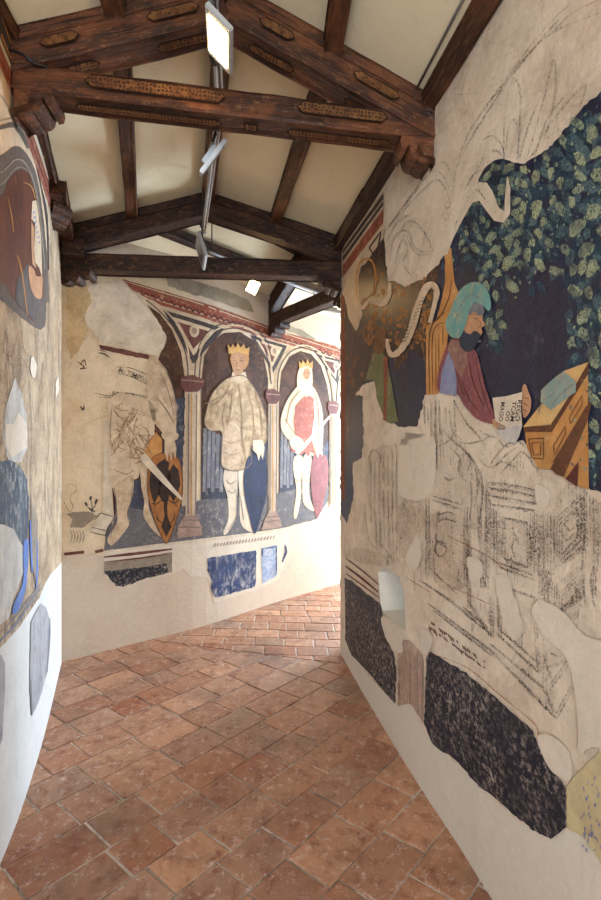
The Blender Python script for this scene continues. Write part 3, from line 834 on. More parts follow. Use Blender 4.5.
for _ in range(26):
    x, y = rnd.uniform(343, 362), rnd.uniform(340, 400)
    if inpoly(x, y, lf): leaf(bmG, RW, x, y, rnd.uniform(.5, 1.1), 1.5, 3, 0)
bm_obj('lamplit_foliage', bmG, T['leaf_lamplit'], gf)  # leaf dabs coloured as if caught by the warm lamp
strokes(gf, 'lit_edge', RW, [([(343, 296), (344, 380), (343, 450), (344, 500)], 4)], T['rust'], 3)  # orange-lit rim of the wall end, put in as a brown stroke
# green figure behind
gfig = paint(gf, 'green_robed_figure', RW, [(370, 365), (374, 354), (380, 350), (387, 357), (392, 381), (399, 421), (392, 424), (386, 421), (378, 400), (375, 381), (366, 380)], T['green'], 4, .6)
paint(gfig, 'stole', RW, [(384, 357), (389, 357), (388, 390), (387, 421), (384, 420), (385, 390)], T['rust'], 5)
paint(gfig, 'face', RW, [(374, 346), (378, 333), (384, 328), (387, 335), (386, 350), (381, 354), (376, 353)], T['skin_dk'], 5, smooth=True)
# chair
ch = paint(gf, 'painted_throne', RW, [(427, 395), (427, 330), (430, 322), (437, 321), (442, 303), (446, 284), (446, 266), (448, 248), (452, 248), (454, 265), (456, 284), (461, 296), (456, 310), (450, 325), (448, 345), (442, 365), (440, 394)], T['ochre'], 4, .5)
paint(ch, 'finial', RW, ell(449.5, 256, 3.6, 9), T['ochre'], 5)
strokes(ch, 'throne_moulding', RW, [([(431, 394), (431, 332), (446, 312)], 1.2), ([(434, 394), (434, 334), (446, 322)], .9), ([(437, 392), (437, 338)], .8), ([(440, 370), (440, 334)], .8), ([(428, 325), (440, 318), (450, 298), (453, 280)], 1.3), ([(444, 345), (444, 325)], .8)], T['ochre_d'], 5)
# reader
rd = paint(gf, 'painted_reader', RW, [(450, 343), (458, 337), (465, 343), (477, 351), (482, 368), (486, 384), (495, 412), (500, 420), (495, 424), (486, 422), (477, 418), (465, 405), (458, 394), (441, 392), (438, 382), (443, 358)], T['mauve'], 5, .4, smooth=True, label='mauve robed reader')
paint(rd, 'cape', RW, [(452, 340), (463, 341), (469, 348), (468, 365), (463, 378), (456, 368), (449, 350)], T['mauve_b'], 6, .4)
paint(rd, 'sleeve', RW, [(450, 351), (455, 362), (458, 378), (458, 396), (441, 393), (443, 372)], T['greyblue'], 6, .3)
paint(rd, 'face', RW, [(471, 310), (478, 307), (484, 313), (484, 319), (487, 325), (483, 328), (484, 333), (479, 338), (470, 338), (464, 328)], T['skin'], 6, smooth=True)
paint(rd, 'beard', RW, [(463, 327), (467, 332), (472, 334), (477, 331), (482, 335), (480, 342), (475, 349), (468, 352), (461, 344)], T['beard'], 7, .4, smooth=True)
strokes(rd, 'features', RW, [([(475, 318), (478, 319), (480, 318)], .9), ([(474, 315), (478, 314), (481, 316)], .8), ([(481, 319), (483, 326), (480, 327)], .8), ([(474, 332), (477, 332)], .7)], T['ink'], 8)
paint(rd, 'coif', RW, [(474, 304), (483, 304), (486, 312), (482, 316), (476, 312), (471, 315), (470, 310)], T['drape'], 7, smooth=True)
hat = paint(rd, 'hood', RW, [(447, 324), (453, 309), (459, 294), (468, 285), (479, 282), (489, 290), (493, 303), (491, 311), (484, 305), (476, 303), (471, 312), (468, 324), (462, 337), (456, 338), (451, 335)], T['teal'], 8, smooth=True, label='teal hood with a pale edge')
strokes(hat, 'fold', RW, [([(455, 330), (460, 312), (468, 298), (480, 293)], .8), ([(452, 326), (457, 308), (466, 292)], .6), ([(488, 304), (482, 298), (472, 296)], .8)], T['drape'], 9)
strokes(rd, 'robe_fold', RW, [([(470, 355), (474, 380), (486, 408)], 1.3), ([(463, 380), (470, 398), (482, 414)], 1.2), ([(478, 358), (482, 384), (492, 414)], 1.0), ([(459, 376), (466, 396)], 1.1)], T['red_d'], 6)
paint(rd, 'hand', RW, [(495, 419), (503, 422), (508, 428), (503, 430), (496, 426)], T['skin'], 9, smooth=True)
paint(rd, 'hand', RW, [(524, 389), (527, 384), (530, 391), (533, 400), (532, 411), (526, 418), (524, 408)], T['skin'], 6, smooth=True)
strokes(rd, 'finger_line', RW, [([(525, 397), (531, 399)], .7), ([(525, 403), (531, 406)], .7), ([(525, 409), (530, 412)], .7)], T['ochre_d'], 7)
bk = paint(gf, 'painted_book', RW, [(495, 398), (510, 396), (525, 392), (524, 410), (525, 425), (510, 427), (498, 421)], T['cream_w'], 10)
paint(bk, 'lower_page', RW, [(500, 426), (525, 425), (522, 436), (518, 443), (508, 442), (502, 436)], T['robe_w'], 9, .4)
lettering(bk, 'lettering', RW, [('REGO', (521, 400), (518, 421), 4.6), ('TCAM', (515.5, 401), (513, 421), 4.2), ('OO', (509.5, 411), (508, 421), 4), ('MAGO', (504, 402), (501.5, 421), 4.2)], T['ink'], 11)
dk = paint(gf, 'painted_desk', RW, [(526, 429), (553, 431), (553, 469), (540, 469), (528, 447)], T['ochre'], 4, .3, label='orange inlaid writing desk')
paint(dk, 'desk_side', RW, [(553, 431), (590, 374), (590, 426), (591, 489), (601, 492), (590, 489), (577, 485), (565, 477), (553, 469)], T['ochre'], 5)
paint(dk, 'desk_top', RW, [(525, 427), (544, 403), (566, 371), (591, 362), (572, 395), (553, 425)], T['ochre_l'], 6)
paint(dk, 'desk_edge', RW, [(525, 427), (553, 424), (591, 362), (591, 371), (554, 432), (526, 432)], T['ochre_d'], 6)
paint(dk, 'desk_ledge', RW, [(553, 468), (592, 402), (594, 404), (591, 418), (566, 477), (558, 474)], T['ochre_d'], 7)
paint(dk, 'dark_inset', RW, [(568, 479), (581, 461), (580, 487)], T['red_d'], 7)
strokes(dk, 'inlay_line', RW, [([(531, 439), (546, 438), (546, 459), (534, 458), (531, 439)], 1.0), ([(534, 443), (543, 442), (543, 455), (536, 455), (534, 443)], .9), ([(556, 446), (568, 426), (568, 434), (557, 455), (556, 446)], .9), ([(572, 418), (585, 395), (585, 405), (573, 424), (572, 418)], .9), ([(556, 462), (590, 406)], 1.2), ([(530, 430), (553, 428), (590, 369)], .8)], T['ochre_d'], 8, False, False)
paint(dk, 'desk_cloth', RW, [(543, 402), (544, 390), (556, 379), (567, 371), (579, 382), (579, 392), (566, 401), (554, 410)], T['teal_pale'], 9, .5, label='faded teal cloth bundle')
strokes(dk, 'cloth_fold', RW, [([(546, 400), (556, 394), (566, 376)], .9), ([(554, 408), (562, 396), (577, 384)], .9), ([(545, 404), (542, 410), (542, 414)], 1.3)], T['drape'], 10)
# scrolls
s1 = paint(gf, 'painted_scroll', RW, [(441, 258), (453, 235), (463, 211), (474, 187), (481, 182), (488, 183), (494, 191), (500, 207), (506, 212), (507, 192), (509, 176), (512, 187), (512, 214), (505, 223), (496, 221), (488, 211), (481, 201), (474, 203), (465, 218), (454, 240), (449, 254)], T['cream_w'], 6, .3, label='cream scroll unrolled over the leaves')
strokes(s1, 'scroll_writing', RW, [([(478+i*2.6, 187+abs(i-1)*2.2+i*1.9), (479.5+i*2.6, 192+i*2.7)], 1.0) for i in range(8)], T['ink'], 7)
s2 = strokes(gf, 'painted_scroll', RW, [([(388, 339), (390, 351), (395, 355), (404, 347), (412, 331), (419, 307), (426, 290), (433, 285), (438, 291), (436, 304), (431, 323)], 7.5)], T['cream'], 6, label='narrow scroll hanging beside the throne')
strokes(s2, 'scroll_writing', RW, [([(405+i*1.6-2, 342-i*3.6), (408+i*1.6, 340-i*3.6)], 1.0) for i in range(13)]+[([(427+i*2, 288-i*.4), (428+i*2, 292)], .8) for i in range(5)], T['ink'], 7)
s3 = strokes(gf, 'painted_scroll', RW, [([(363, 309), (370, 301), (377, 302), (385, 303), (390, 295), (391, 283)], 6)], T['cream'], 6, label='small curled scroll under the painted arch')
strokes(s3, 'scroll_writing', RW, [([(369+i*2.2, 300+(i % 2)), (370+i*2.2, 304)], .8) for i in range(7)], T['ink'], 7)

# painted cornice at the end of the right wall
cn = fresco('cornice_fresco', RW, 362, 245, 'red and cream painted cornice with a small arch at the end of the right wall')
paint(cn, 'cream_ground', RW, [(343, 290), (343, 274), (384, 220), (384, 238), (373, 253), (362, 270), (361, 317), (356, 331), (349, 318), (347, 306)], T['cream'], 3, .5)
paint(cn, 'red_band', RW, [(343, 266), (384, 209), (384, 223), (343, 278)], T['red'], 4)
paint(cn, 'grey_band', RW, [(343, 250), (384, 194), (384, 206), (343, 263)], T['line_dk'], 4)
strokes(cn, 'fillet', RW, [([(343, 264), (384, 207)], 2), ([(343, 256), (384, 200)], 1.2), ([(343, 249), (384, 192)], 1.4)], T['cream'], 5, False, False)
strokes(cn, 'triangle_ornament', RW, [([(370, 248), (382, 231), (377, 258), (370, 248)], 1.6)], T['line_dk'], 5, False, False)
paint(cn, 'small_arch', RW, [(360, 300), (359, 278), (362, 266), (368, 263), (373, 268), (375, 280), (374, 292), (369, 297)], T['dark_left'], 5, .4, smooth=False)
strokes(cn, 'arch_moulding', RW, [([(358, 300), (357, 278), (360, 264), (367, 259), (374, 263), (377, 280), (375, 294)], 2)], T['ochre'], 6)
# plant underdrawing on the upper right wall
pu = fresco('plant_underdrawing', RW, 470, 150, 'charcoal drawing of tall plants and curving stems on bare upper right wall', 'wall drawing')
S1 = [[(380, 239), (402, 213), (428, 186), (439, 180), (447, 191), (452, 206)], [(452, 198), (459, 162), (472, 129), (501, 88), (542, 33), (571, 4)], [(459, 165), (475, 133), (520, 66), (553, 33), (601, 13)],
      [(384, 232), (410, 200), (432, 172), (444, 176), (450, 190)], [(390, 226), (420, 184), (436, 165), (446, 163), (452, 176)],
      [(505, 158), (506, 110), (514, 79), (521, 90), (521, 121), (518, 160)], [(507, 150), (509, 130), (515, 119), (520, 135), (519, 158)], [(527, 162), (542, 110), (555, 59), (556, 96), (545, 140), (530, 158)],
      [(531, 158), (556, 118), (586, 85), (582, 105), (575, 118)], [(483, 140), (494, 136), (503, 146), (506, 158)], [(491, 152), (498, 151), (505, 158)], [(520, 160), (528, 130), (540, 100)], [(536, 156), (548, 120), (566, 96)],
      [(556, 30), (575, 12), (601, 0)], [(500, 92), (540, 42), (560, 20)], [(488, 104), (530, 52)], [(470, 180), (480, 166), (486, 150)], [(466, 190), (474, 176), (482, 170)], [(545, 140), (562, 128)]]
strokes(pu, 'charcoal_stem', RW, [(q, 2.2) for q in S1], T['char'], 3)
strokes(pu, 'charcoal_knot', RW, [(ell(450+dx, 210+dy, 2.6, 3.2, 8)+[(452.6+dx, 210+dy)], .9) for dx, dy in ((0, 0), (-4, 6), (2, 7), (-2, -5), (-3, 13))], T['char'], 3)
strokes(pu, 'charcoal_swirl', RW, [(q, 2.2) for q in ([(390, 262), (394, 240), (402, 231), (410, 233), (414, 246), (424, 252), (435, 250)], [(435, 250), (428, 240), (422, 228), (412, 221), (404, 226), (398, 238)], [(408, 236), (412, 247), (420, 255), (430, 254)], [(396, 262), (400, 246), (405, 240), (408, 250), (404, 264), (412, 276)], [(388, 240), (398, 222), (412, 214)], [(420, 226), (428, 236), (432, 248)], [(386, 222), (384, 250), (386, 276)])], T['char'], 3)
strokes(pu, 'scratch', RW, [([(rx, ry), (rx+dx, ry+dy)], .5) for rx, ry, dx, dy in [(rnd.uniform(430, 500), rnd.uniform(30, 110), rnd.uniform(5, 30), rnd.uniform(-16, 10)) for _ in range(26)] if rx+ry*.55 > 486], T['char'], 2)

# desk underdrawing on the lower right wall
du = fresco('desk_underdrawing', RW, 500, 560, 'charcoal architectural drawing of a panelled desk below the dark garden fresco', 'wall drawing')
def zz(l, ox, oy, s): return [(ox+x/s, oy+y/s) for x, y in l]
A = lambda l: zz(l, 400, 380, 2.99)
Bc = lambda l: zz(l, 400, 600, 2.99)
T['smudge'] = m_paint('brown_smudge', (150, 112, 82), (128, 104, 86), broken=(.42, .66), bk=.5)
T['smudge_g'] = m_paint('grey_smudge', (116, 104, 100), (140, 124, 112), broken=(.42, .66), bk=.36)
for nm_, mt_, q in (('brown_wash', 'smudge', [(428, 520), (450, 515), (470, 540), (472, 580), (450, 590), (432, 575)]), ('brown_wash', 'smudge', [(402, 500), (424, 505), (424, 560), (408, 566), (396, 540)]), ('brown_wash', 'smudge', [(500, 520), (530, 530), (532, 565), (506, 562)]),
        ('grey_wash', 'smudge_g', [(430, 440), (450, 430), (478, 470), (484, 520), (470, 530), (440, 500)]), ('grey_wash', 'smudge_g', [(486, 484), (536, 492), (536, 506), (488, 500)]), ('grey_wash', 'smudge_g', [(556, 500), (584, 480), (584, 536), (556, 560)]), ('grey_wash', 'smudge_g', [(366, 460), (404, 452), (402, 540), (380, 556)]), ('brown_wash', 'smudge', [(540, 570), (580, 590), (576, 620), (548, 606)]),
        ('brown_wash', 'smudge', [(360, 548), (400, 560), (376, 566), (346, 556)]), ('grey_wash', 'smudge_g', [(540, 650), (556, 690), (548, 712), (520, 680)])):
    paint(du, nm_, RW, q, T[mt_], 1, 2.2, smooth=True)
rows_d = [A([(260, 305), (330, 312), (415, 330)]), A([(265, 322), (340, 332), (412, 348)]), A([(270, 345), (410, 368)]), A([(270, 370), (410, 390)]),
    A([(275, 380), (275, 560)]), A([(290, 390), (295, 545)]), A([(283, 385), (285, 550)]), A([(405, 395), (406, 585)]), A([(393, 398), (396, 575)]), A([(295, 545), (400, 582)]), A([(290, 555), (402, 596)]),
    A([(308, 410), (308, 530)]), A([(384, 425), (384, 560)]), A([(308, 410), (384, 425)]), A([(308, 530), (384, 560)]),
    A([(432, 395), (436, 690)]), A([(445, 400), (448, 690)]), A([(420, 400), (420, 640)]), A([(262, 330), (255, 520)]),
    A([(465, 420), (465, 560), (545, 480), (545, 345), (465, 420)]), A([(480, 432), (480, 530), (534, 470), (534, 378), (480, 432)]), A([(455, 400), (455, 575), (555, 492), (555, 330)]),
    A([(465, 620), (465, 700), (545, 640), (545, 552), (465, 620)]), A([(480, 640), (480, 690), (530, 640), (530, 590), (480, 640)]), A([(582, 350), (585, 520), (580, 640)]), A([(597, 360), (597, 560)]), A([(572, 345), (574, 480)]),
    A([(80, 355), (80, 580)]), A([(205, 380), (205, 680)]), A([(195, 385), (195, 600)]), A([(235, 380), (245, 620)]), A([(262, 400), (258, 620)]),
    A([(335, 620), (335, 700)]), A([(335, 625), (405, 650)]), A([(405, 650), (405, 715)]), A([(95, 345), (178, 368)]), A([(98, 358), (176, 382)]),
    Bc([(85, 10), (270, 148), (465, 350), (516, 255)]), Bc([(60, -60), (150, 0), (275, 105)]), Bc([(270, 130), (430, 262), (462, 335)]), Bc([(290, 100), (415, 215), (405, 80)]), Bc([(302, 90), (405, 180)]), Bc([(295, -10), (297, 105)]), Bc([(272, -10), (275, 108)]), Bc([(440, 320), (445, 200), (505, 175)]), Bc([(430, 250), (436, 150), (470, 165)]), Bc([(100, 30), (275, 165)]), Bc([(445, 262), (505, 180)]), Bc([(205, 0), (270, 108)]), Bc([(190, 20), (260, 80)])]
strokes(du, 'panel_line', RW, [(q, 2.3) for q in rows_d], T['char_d'], 3, False)
strokes(du, 'panel_line_faint', RW, [([(x+2.3, y+1.5) for x, y in q], 3.4) for q in rows_d], T['char'], 2, False)
fold = [A([(75, 60), (77, 130)]), A([(110, 60), (108, 140), (112, 250)]), A([(120, 60), (122, 130), (130, 190)]), A([(165, 60), (168, 140), (172, 210)]), A([(130, 150), (165, 185), (190, 205), (235, 262), (255, 330)]), A([(150, 90), (160, 150), (190, 180)]), A([(180, 240), (178, 270), (188, 292), (200, 300)]),
    A([(135, 290), (150, 300), (165, 292)]), A([(165, 60), (190, 110), (230, 160)]), A([(200, 130), (240, 170), (262, 210)]), A([(240, 150), (265, 165), (290, 172)]), A([(180, 185), (210, 190), (250, 180), (275, 165)]), A([(150, 200), (180, 230), (186, 262)]), A([(240, 235), (270, 262), (310, 245), (350, 262)]), A([(270, 262), (300, 215), (345, 180), (378, 200)]),
    A([(290, 255), (320, 225), (355, 200)]), A([(300, 285), (345, 235), (372, 215), (415, 270)]), A([(230, 262), (236, 320), (225, 380)]), A([(245, 270), (250, 350), (240, 430)]), A([(215, 300), (218, 360), (210, 420)]), A([(85, 80), (88, 130)]), A([(95, 70), (97, 180)]), A([(138, 80), (140, 130)]), A([(115, 200), (150, 180), (172, 150)]), A([(190, 205), (215, 235), (205, 270)]),
    A([(120, 390), (118, 420), (140, 415), (172, 425)]), A([(115, 405), (145, 395), (168, 405)]), A([(110, 460), (112, 495)]), A([(105, 470), (125, 490), (140, 500)]), A(ell(125, 505, 17, 22, 9)+[(142, 505)]), A([(10, 160), (20, 210), (40, 180), (44, 150)]), A([(90, 560), (130, 600), (175, 640)]), A([(240, 560), (262, 620)]), A([(360, 470), (340, 490), (345, 530)]), A([(340, 440), (360, 490), (390, 480)]),
    A([(300, 180), (320, 200), (350, 190)]), A([(350, 100), (372, 130), (352, 165)]), A([(495, 430), (510, 450), (525, 440)]), A([(490, 460), (505, 480), (528, 455)]), A([(560, 460), (550, 560), (560, 680)]), A([(590, 540), (575, 600), (590, 690)])]
strokes(du, 'robe_line', RW, [(q, 2.2) for q in fold], T['char_d'], 4)
vl = [([(372+i*4.2, 452-abs(i-2)*2), (371+i*4.4, 500), (373+i*4.2, 540+(i % 3)*8)], 1.3) for i in range(7)]+[([(366, 512), (370, 540), (384, 556), (390, 566)], 1.5), ([(372, 470), (370, 455), (376, 450), (381, 458), (379, 466)], 1.5), ([(378, 540), (388, 552), (396, 566)], 1.2), ([(437, 430), (438, 470)], 2), ([(440, 425), (442, 466)], 1.2), ([(404, 430), (407, 440), (414, 436)], 1.4), ([(402, 432), (400, 460), (401, 480)], 1.2), ([(427, 500), (427, 578)], 1.4), ([(430, 500), (431, 576)], 1.0)]
strokes(du, 'drapery_line', RW, vl, T['char'], 3)
strokes(du, 'red_guide_line', RW, [(A([(145, 465), (270, 530), (322, 572)]), 1.6), (A([(140, 610), (270, 670)]), 1.0), (A([(20, 590), (100, 640)]), 1.0)], T['sienna'], 3)
strokes(du, 'shading_stroke', RW, [([(x, y), (x+rnd.uniform(-2, 2), y+rnd.uniform(6, 22))], rnd.uniform(.6, 1.4)) for x, y in [(rnd.uniform(366, 600), rnd.uniform(440, 640)) for _ in range(220)] if (y-440) < (x-340)*1.15+60 and y > 438+max(0, x-520)*.75 and not (402 < x < 436 and y < 500) and not (374 < x < 410 and 560 < y < 635)], T['char'], 2)
# patches of new plaster set in the old
P_ = [[(402, 440), (408, 432), (414, 430), (425, 436), (436, 440), (437, 470), (434, 490), (422, 500), (400, 492)], [(406, 560), (412, 545), (419, 538), (423, 555), (416, 570)], [(422, 630), (433, 635), (431, 652), (422, 650)], [(497, 577), (510, 577), (514, 592), (519, 605), (525, 630), (515, 640), (505, 622), (500, 600)], [(469, 558), (482, 561), (484, 577), (472, 581)], [(536, 487), (543, 485), (551, 492), (551, 504), (540, 506)],
      [(534, 613), (538, 602), (544, 600), (567, 613), (582, 632), (601, 640), (650, 660), (650, 800), (601, 748), (582, 754), (580, 717), (572, 667), (562, 650), (553, 643), (545, 635)], [(539, 737), (550, 734), (566, 745), (574, 762), (572, 780), (557, 774), (545, 757)], [(383, 616), (400, 628), (404, 648), (398, 652), (386, 636)], [(402, 429), (418, 427), (424, 436), (412, 444), (402, 444)]]
for i, q in enumerate(P_): paint(wr, 'plaster_patch', RW, q, M['patch'], 6, 1.2, smooth=True, label='pale plaster patch')
# dado panels
da = fresco('painted_dado', RW, 500, 750, 'large worn blue-black painted panel low on the right wall, nearer the camera', 'painted panel')
paint(da, 'painted_field', RW, [(427, 657), (432, 652), (448, 662), (467, 673), (500, 700), (520, 719), (534, 730), (538, 742), (545, 756), (557, 774), (567, 787), (567, 827), (560, 833), (552, 839), (534, 830), (514, 814), (497, 798), (480, 787), (457, 760), (433, 744), (425, 724)], T['dado'], 3, 1.2)
strokes(da, 'border_line', RW, [([(428, 652), (467, 667), (500, 694), (536, 724), (541, 740), (560, 768)], 1.1)], T['sienna'], 4)
strokes(da, 'red_inscription', RW, [([(430+i*2.1+rnd.uniform(-.5, .5), 620+i*1.55+j*6), (431.5+i*2.1, 624+i*1.55+j*6+rnd.uniform(-2, 2))], 1.2) for i in range(27) for j in (0, 1) if rnd.random() < .8], T['red_d'], 4)
strokes(da, 'edge_stroke', RW, [([(424, 660), (424, 722)], 2.4)], T['char'], 3)  # dark stroke beside the left edge of the panel
db = fresco('painted_dado', RW, 370, 635, 'smaller blue-black painted panel low on the right wall, left of the hole', 'painted panel')
paint(db, 'painted_field', RW, [(345, 577), (352, 581), (366, 592), (381, 603), (383, 614), (386, 636), (394, 652), (397, 668), (396, 704), (385, 692), (372, 676), (352, 655), (346, 640)], T['dado'], 3, 1.0)
strokes(db, 'border_line', RW, [([(346, 558), (362, 570), (380, 585)], 1.3), ([(346, 566), (362, 578), (379, 592)], 2.2), ([(346, 573), (364, 586), (380, 598)], 1.3)], T['red_d'], 4)
pb = fresco('painted_pilaster', RW, 410, 690, 'faded rose painted pilaster between the two dark panels of the right wall', 'painted pilaster')
paint(pb, 'shaft', RW, [(398, 655), (404, 640), (410, 640), (424, 655), (424, 724), (412, 704), (405, 704), (398, 706)], T['pil'], 3, .8)
strokes(pb, 'edge_line', RW, [([(400, 658), (400, 704)], 1.6), ([(411, 650), (411, 702)], 1.2), ([(418, 655), (419, 714)], 1.6)], T['char'], 4, False)
yb = fresco('painted_pilaster', RW, 585, 800, 'worn yellow strip with blue flecks at the lower right corner of the photo', 'painted pilaster')
paint(yb, 'yellow_ground', RW, [(568, 786), (576, 776), (590, 762), (601, 752), (640, 780), (640, 900), (601, 860), (582, 836), (568, 828)], T['yel'], 3, 1.2)
strokes(yb, 'blue_fleck', RW, [([(x, y), (x+rnd.uniform(-1.5, 1.5), y+rnd.uniform(2, 6))], rnd.uniform(.8, 2.2)) for x, y in [(rnd.uniform(583, 606), rnd.uniform(776, 850)) for _ in range(40)]], T['greyblue'], 4)

# =========================================================== BACK WALL
paint(wb, 'old_plaster', BW, [(62, 250), (62, 520), (63, 556), (90, 553), (104, 556), (150, 550), (200, 540), (200, 300), (128, 262)], M['old_back'], 0, 1.0, label='bare cream plaster')
paint(wb, 'old_plaster', BW, [(104, 551), (150, 545), (290, 526), (289, 545), (286, 560), (278, 580), (261, 588), (236, 596), (214, 603), (208, 578), (196, 576), (190, 577), (184, 568), (172, 574), (116, 588), (104, 576)], M['patch'], 1, 1.0, label='cream band under the painted niches')
paint(wb, 'grey_ledge', BW, [(166, 273), (180, 276), (200, 283), (225, 290), (248, 300), (254, 312), (240, 309), (210, 299), (180, 291), (168, 286)], M['grey_loss'], 1, 1.2, label='grey exposed render')
paint(wb, 'grey_ledge', BW, [(286, 325), (300, 329), (316, 339), (312, 342), (296, 334), (284, 330)], M['grey_loss'], 1, .8)
paint(wb, 'rough_plaster', BW, [(68, 284), (90, 286), (122, 282), (136, 296), (150, 312), (158, 322), (166, 336), (165, 346), (157, 356), (130, 349), (100, 343), (92, 330), (74, 318)], M['old_right'], 7, 1.4, label='rough pinkish plaster')
paint(wb, 'stain', BW, [(66, 284), (86, 286), (92, 300), (84, 316), (88, 332), (78, 352), (70, 360), (66, 340)], M['stain'], 8, 1.4, label='ochre stain')
ar = fresco('arcade_fresco', BW, 230, 330, 'cream painted arcade with round arches and dark triangles under a red cornice')
paint(ar, 'cream_ground', BW, [(124, 281), (160, 291), (200, 304), (262, 327), (341, 352), (341, 400), (338, 404), (329, 404), (316, 352), (290, 352), (279, 392), (267, 392), (256, 334), (214, 334), (203, 380), (181, 380), (168, 330), (150, 312), (138, 300)], T['cream'], 2, .4)
rb = paint(ar, 'red_cornice', BW, [(122, 279), (160, 290), (200, 302), (230, 312), (262, 324), (290, 334), (335, 346), (341, 350), (341, 361), (330, 356), (300, 348), (262, 337), (230, 327), (200, 317), (160, 305), (133, 291)], T['red'], 3, .5)
strokes(rb, 'cornice_line', BW, [([(124, 281), (160, 292), (200, 304), (262, 326), (341, 352)], 1.2), ([(131, 290), (160, 301), (200, 313.5), (262, 334), (341, 358)], 1.0)], T['cream'], 4)
strokes(rb, 'cornice_leaf', BW, [([(140+i*6.2, 290.5+i*2.02), (143+i*6.2, 295+i*2.02), (146+i*6.2, 292.5+i*2.02)], 1.6) for i in range(31)], T['red_d'], 4)
def niche(arch, lower):
    r = [paint(ar, 'niche_field', BW, arch, T['niche'], 3), paint(ar, 'niche_lower_field', BW, lower, T['niche_b'], 4, 2.0, step=4)]
    return r
niche([(147, 305), (160, 314), (172, 330), (181, 352), (185, 380), (182, 480), (181, 536), (104, 551), (106, 528), (114, 518), (112, 488), (138, 478), (150, 440), (160, 400), (157, 362), (166, 338), (157, 320)],
      [(170, 400), (185, 398), (182, 480), (181, 536), (104, 551), (106, 530), (114, 518), (116, 490), (138, 480), (152, 460), (168, 440)])
niche([(201, 382), (204, 356), (212, 341), (224, 333), (240, 332), (254, 341), (263, 355), (268, 378), (267, 450), (265, 528), (201, 538)],
      [(202, 430), (222, 440), (245, 448), (267, 436), (266, 528), (201, 538)])
niche([(279, 392), (281, 372), (289, 357), (300, 351), (311, 354), (321, 366), (327, 385), (330, 404), (328, 500), (318, 516), (279, 527)],
      [(279, 440), (290, 448), (310, 454), (330, 440), (328, 500), (318, 516), (279, 527)])
paint(ar, 'painted_ground', BW, [(104, 551), (106, 530), (120, 505), (150, 512), (182, 506), (200, 500), (232, 498), (266, 496), (300, 488), (328, 484), (328, 498), (316, 519), (279, 529), (201, 541)], T['floor_b'], 5, .8)
def arch_lines(pts, root=ar):
    strokes(root, 'arch_moulding', BW, [(pts, 1.05)], T['line_dk'], 5, taper=False)
arch_lines([(199, 384), (201, 356), (210, 339), (223, 330), (240, 329), (256, 337), (266, 354), (271, 384)])
arch_lines([(194, 384), (197, 352), (207, 333), (222, 324), (241, 323), (259, 332), (269, 346), (273, 362)])
arch_lines([(188, 384), (186, 356), (175, 330), (160, 312), (146, 300)])
arch_lines([(277, 392), (279, 370), (288, 354), (300, 348), (313, 351), (323, 362), (330, 384), (332, 402)])
arch_lines([(336, 402), (338, 380), (341, 372)])
strokes(ar, 'arch_rib', BW, [([(197, 384), (199, 354), (208.5, 336), (223, 327), (240.5, 326), (257.5, 334.5), (267.5, 350), (272, 375)], 1.5), ([(190, 384), (188, 352), (178, 326), (162, 308), (150, 300)], 1.5), ([(275, 392), (277, 370), (286.5, 352), (300, 345.5), (314, 348.5), (325, 360), (332, 384), (334, 402)], 1.3)], T['cream'], 6, taper=False)
for tri, ring in (([(163, 310), (224, 329), (193, 364)], (194, 331, 5, 6.5)), ([(250, 335), (287, 346), (273, 373)], (274, 351, 4, 5.5)), ([(316, 354), (340, 360), (337, 384)], (336, 366, 3, 4.5))):
    c_ = Vector((sum(p_[0] for p_ in tri)/3, sum(p_[1] for p_ in tri)/3))
    inn = [tuple(c_+(Vector(p_)-c_)*.72) for p_ in tri]; i2 = [tuple(c_+(Vector(p_)-c_)*.5) for p_ in tri]
    t_ = paint(ar, 'spandrel_triangle', BW, tri, T['line_dk'], 4)
    paint(t_, 'inner_triangle', BW, inn, T['cream'], 5); paint(t_, 'core_triangle', BW, i2, T['cap'], 6)
    paint(t_, 'roundel', BW, ell(*ring), T['cream'], 7); paint(t_, 'roundel_centre', BW, ell(ring[0], ring[1], ring[2]*.5, ring[3]*.5), T['base'], 8)
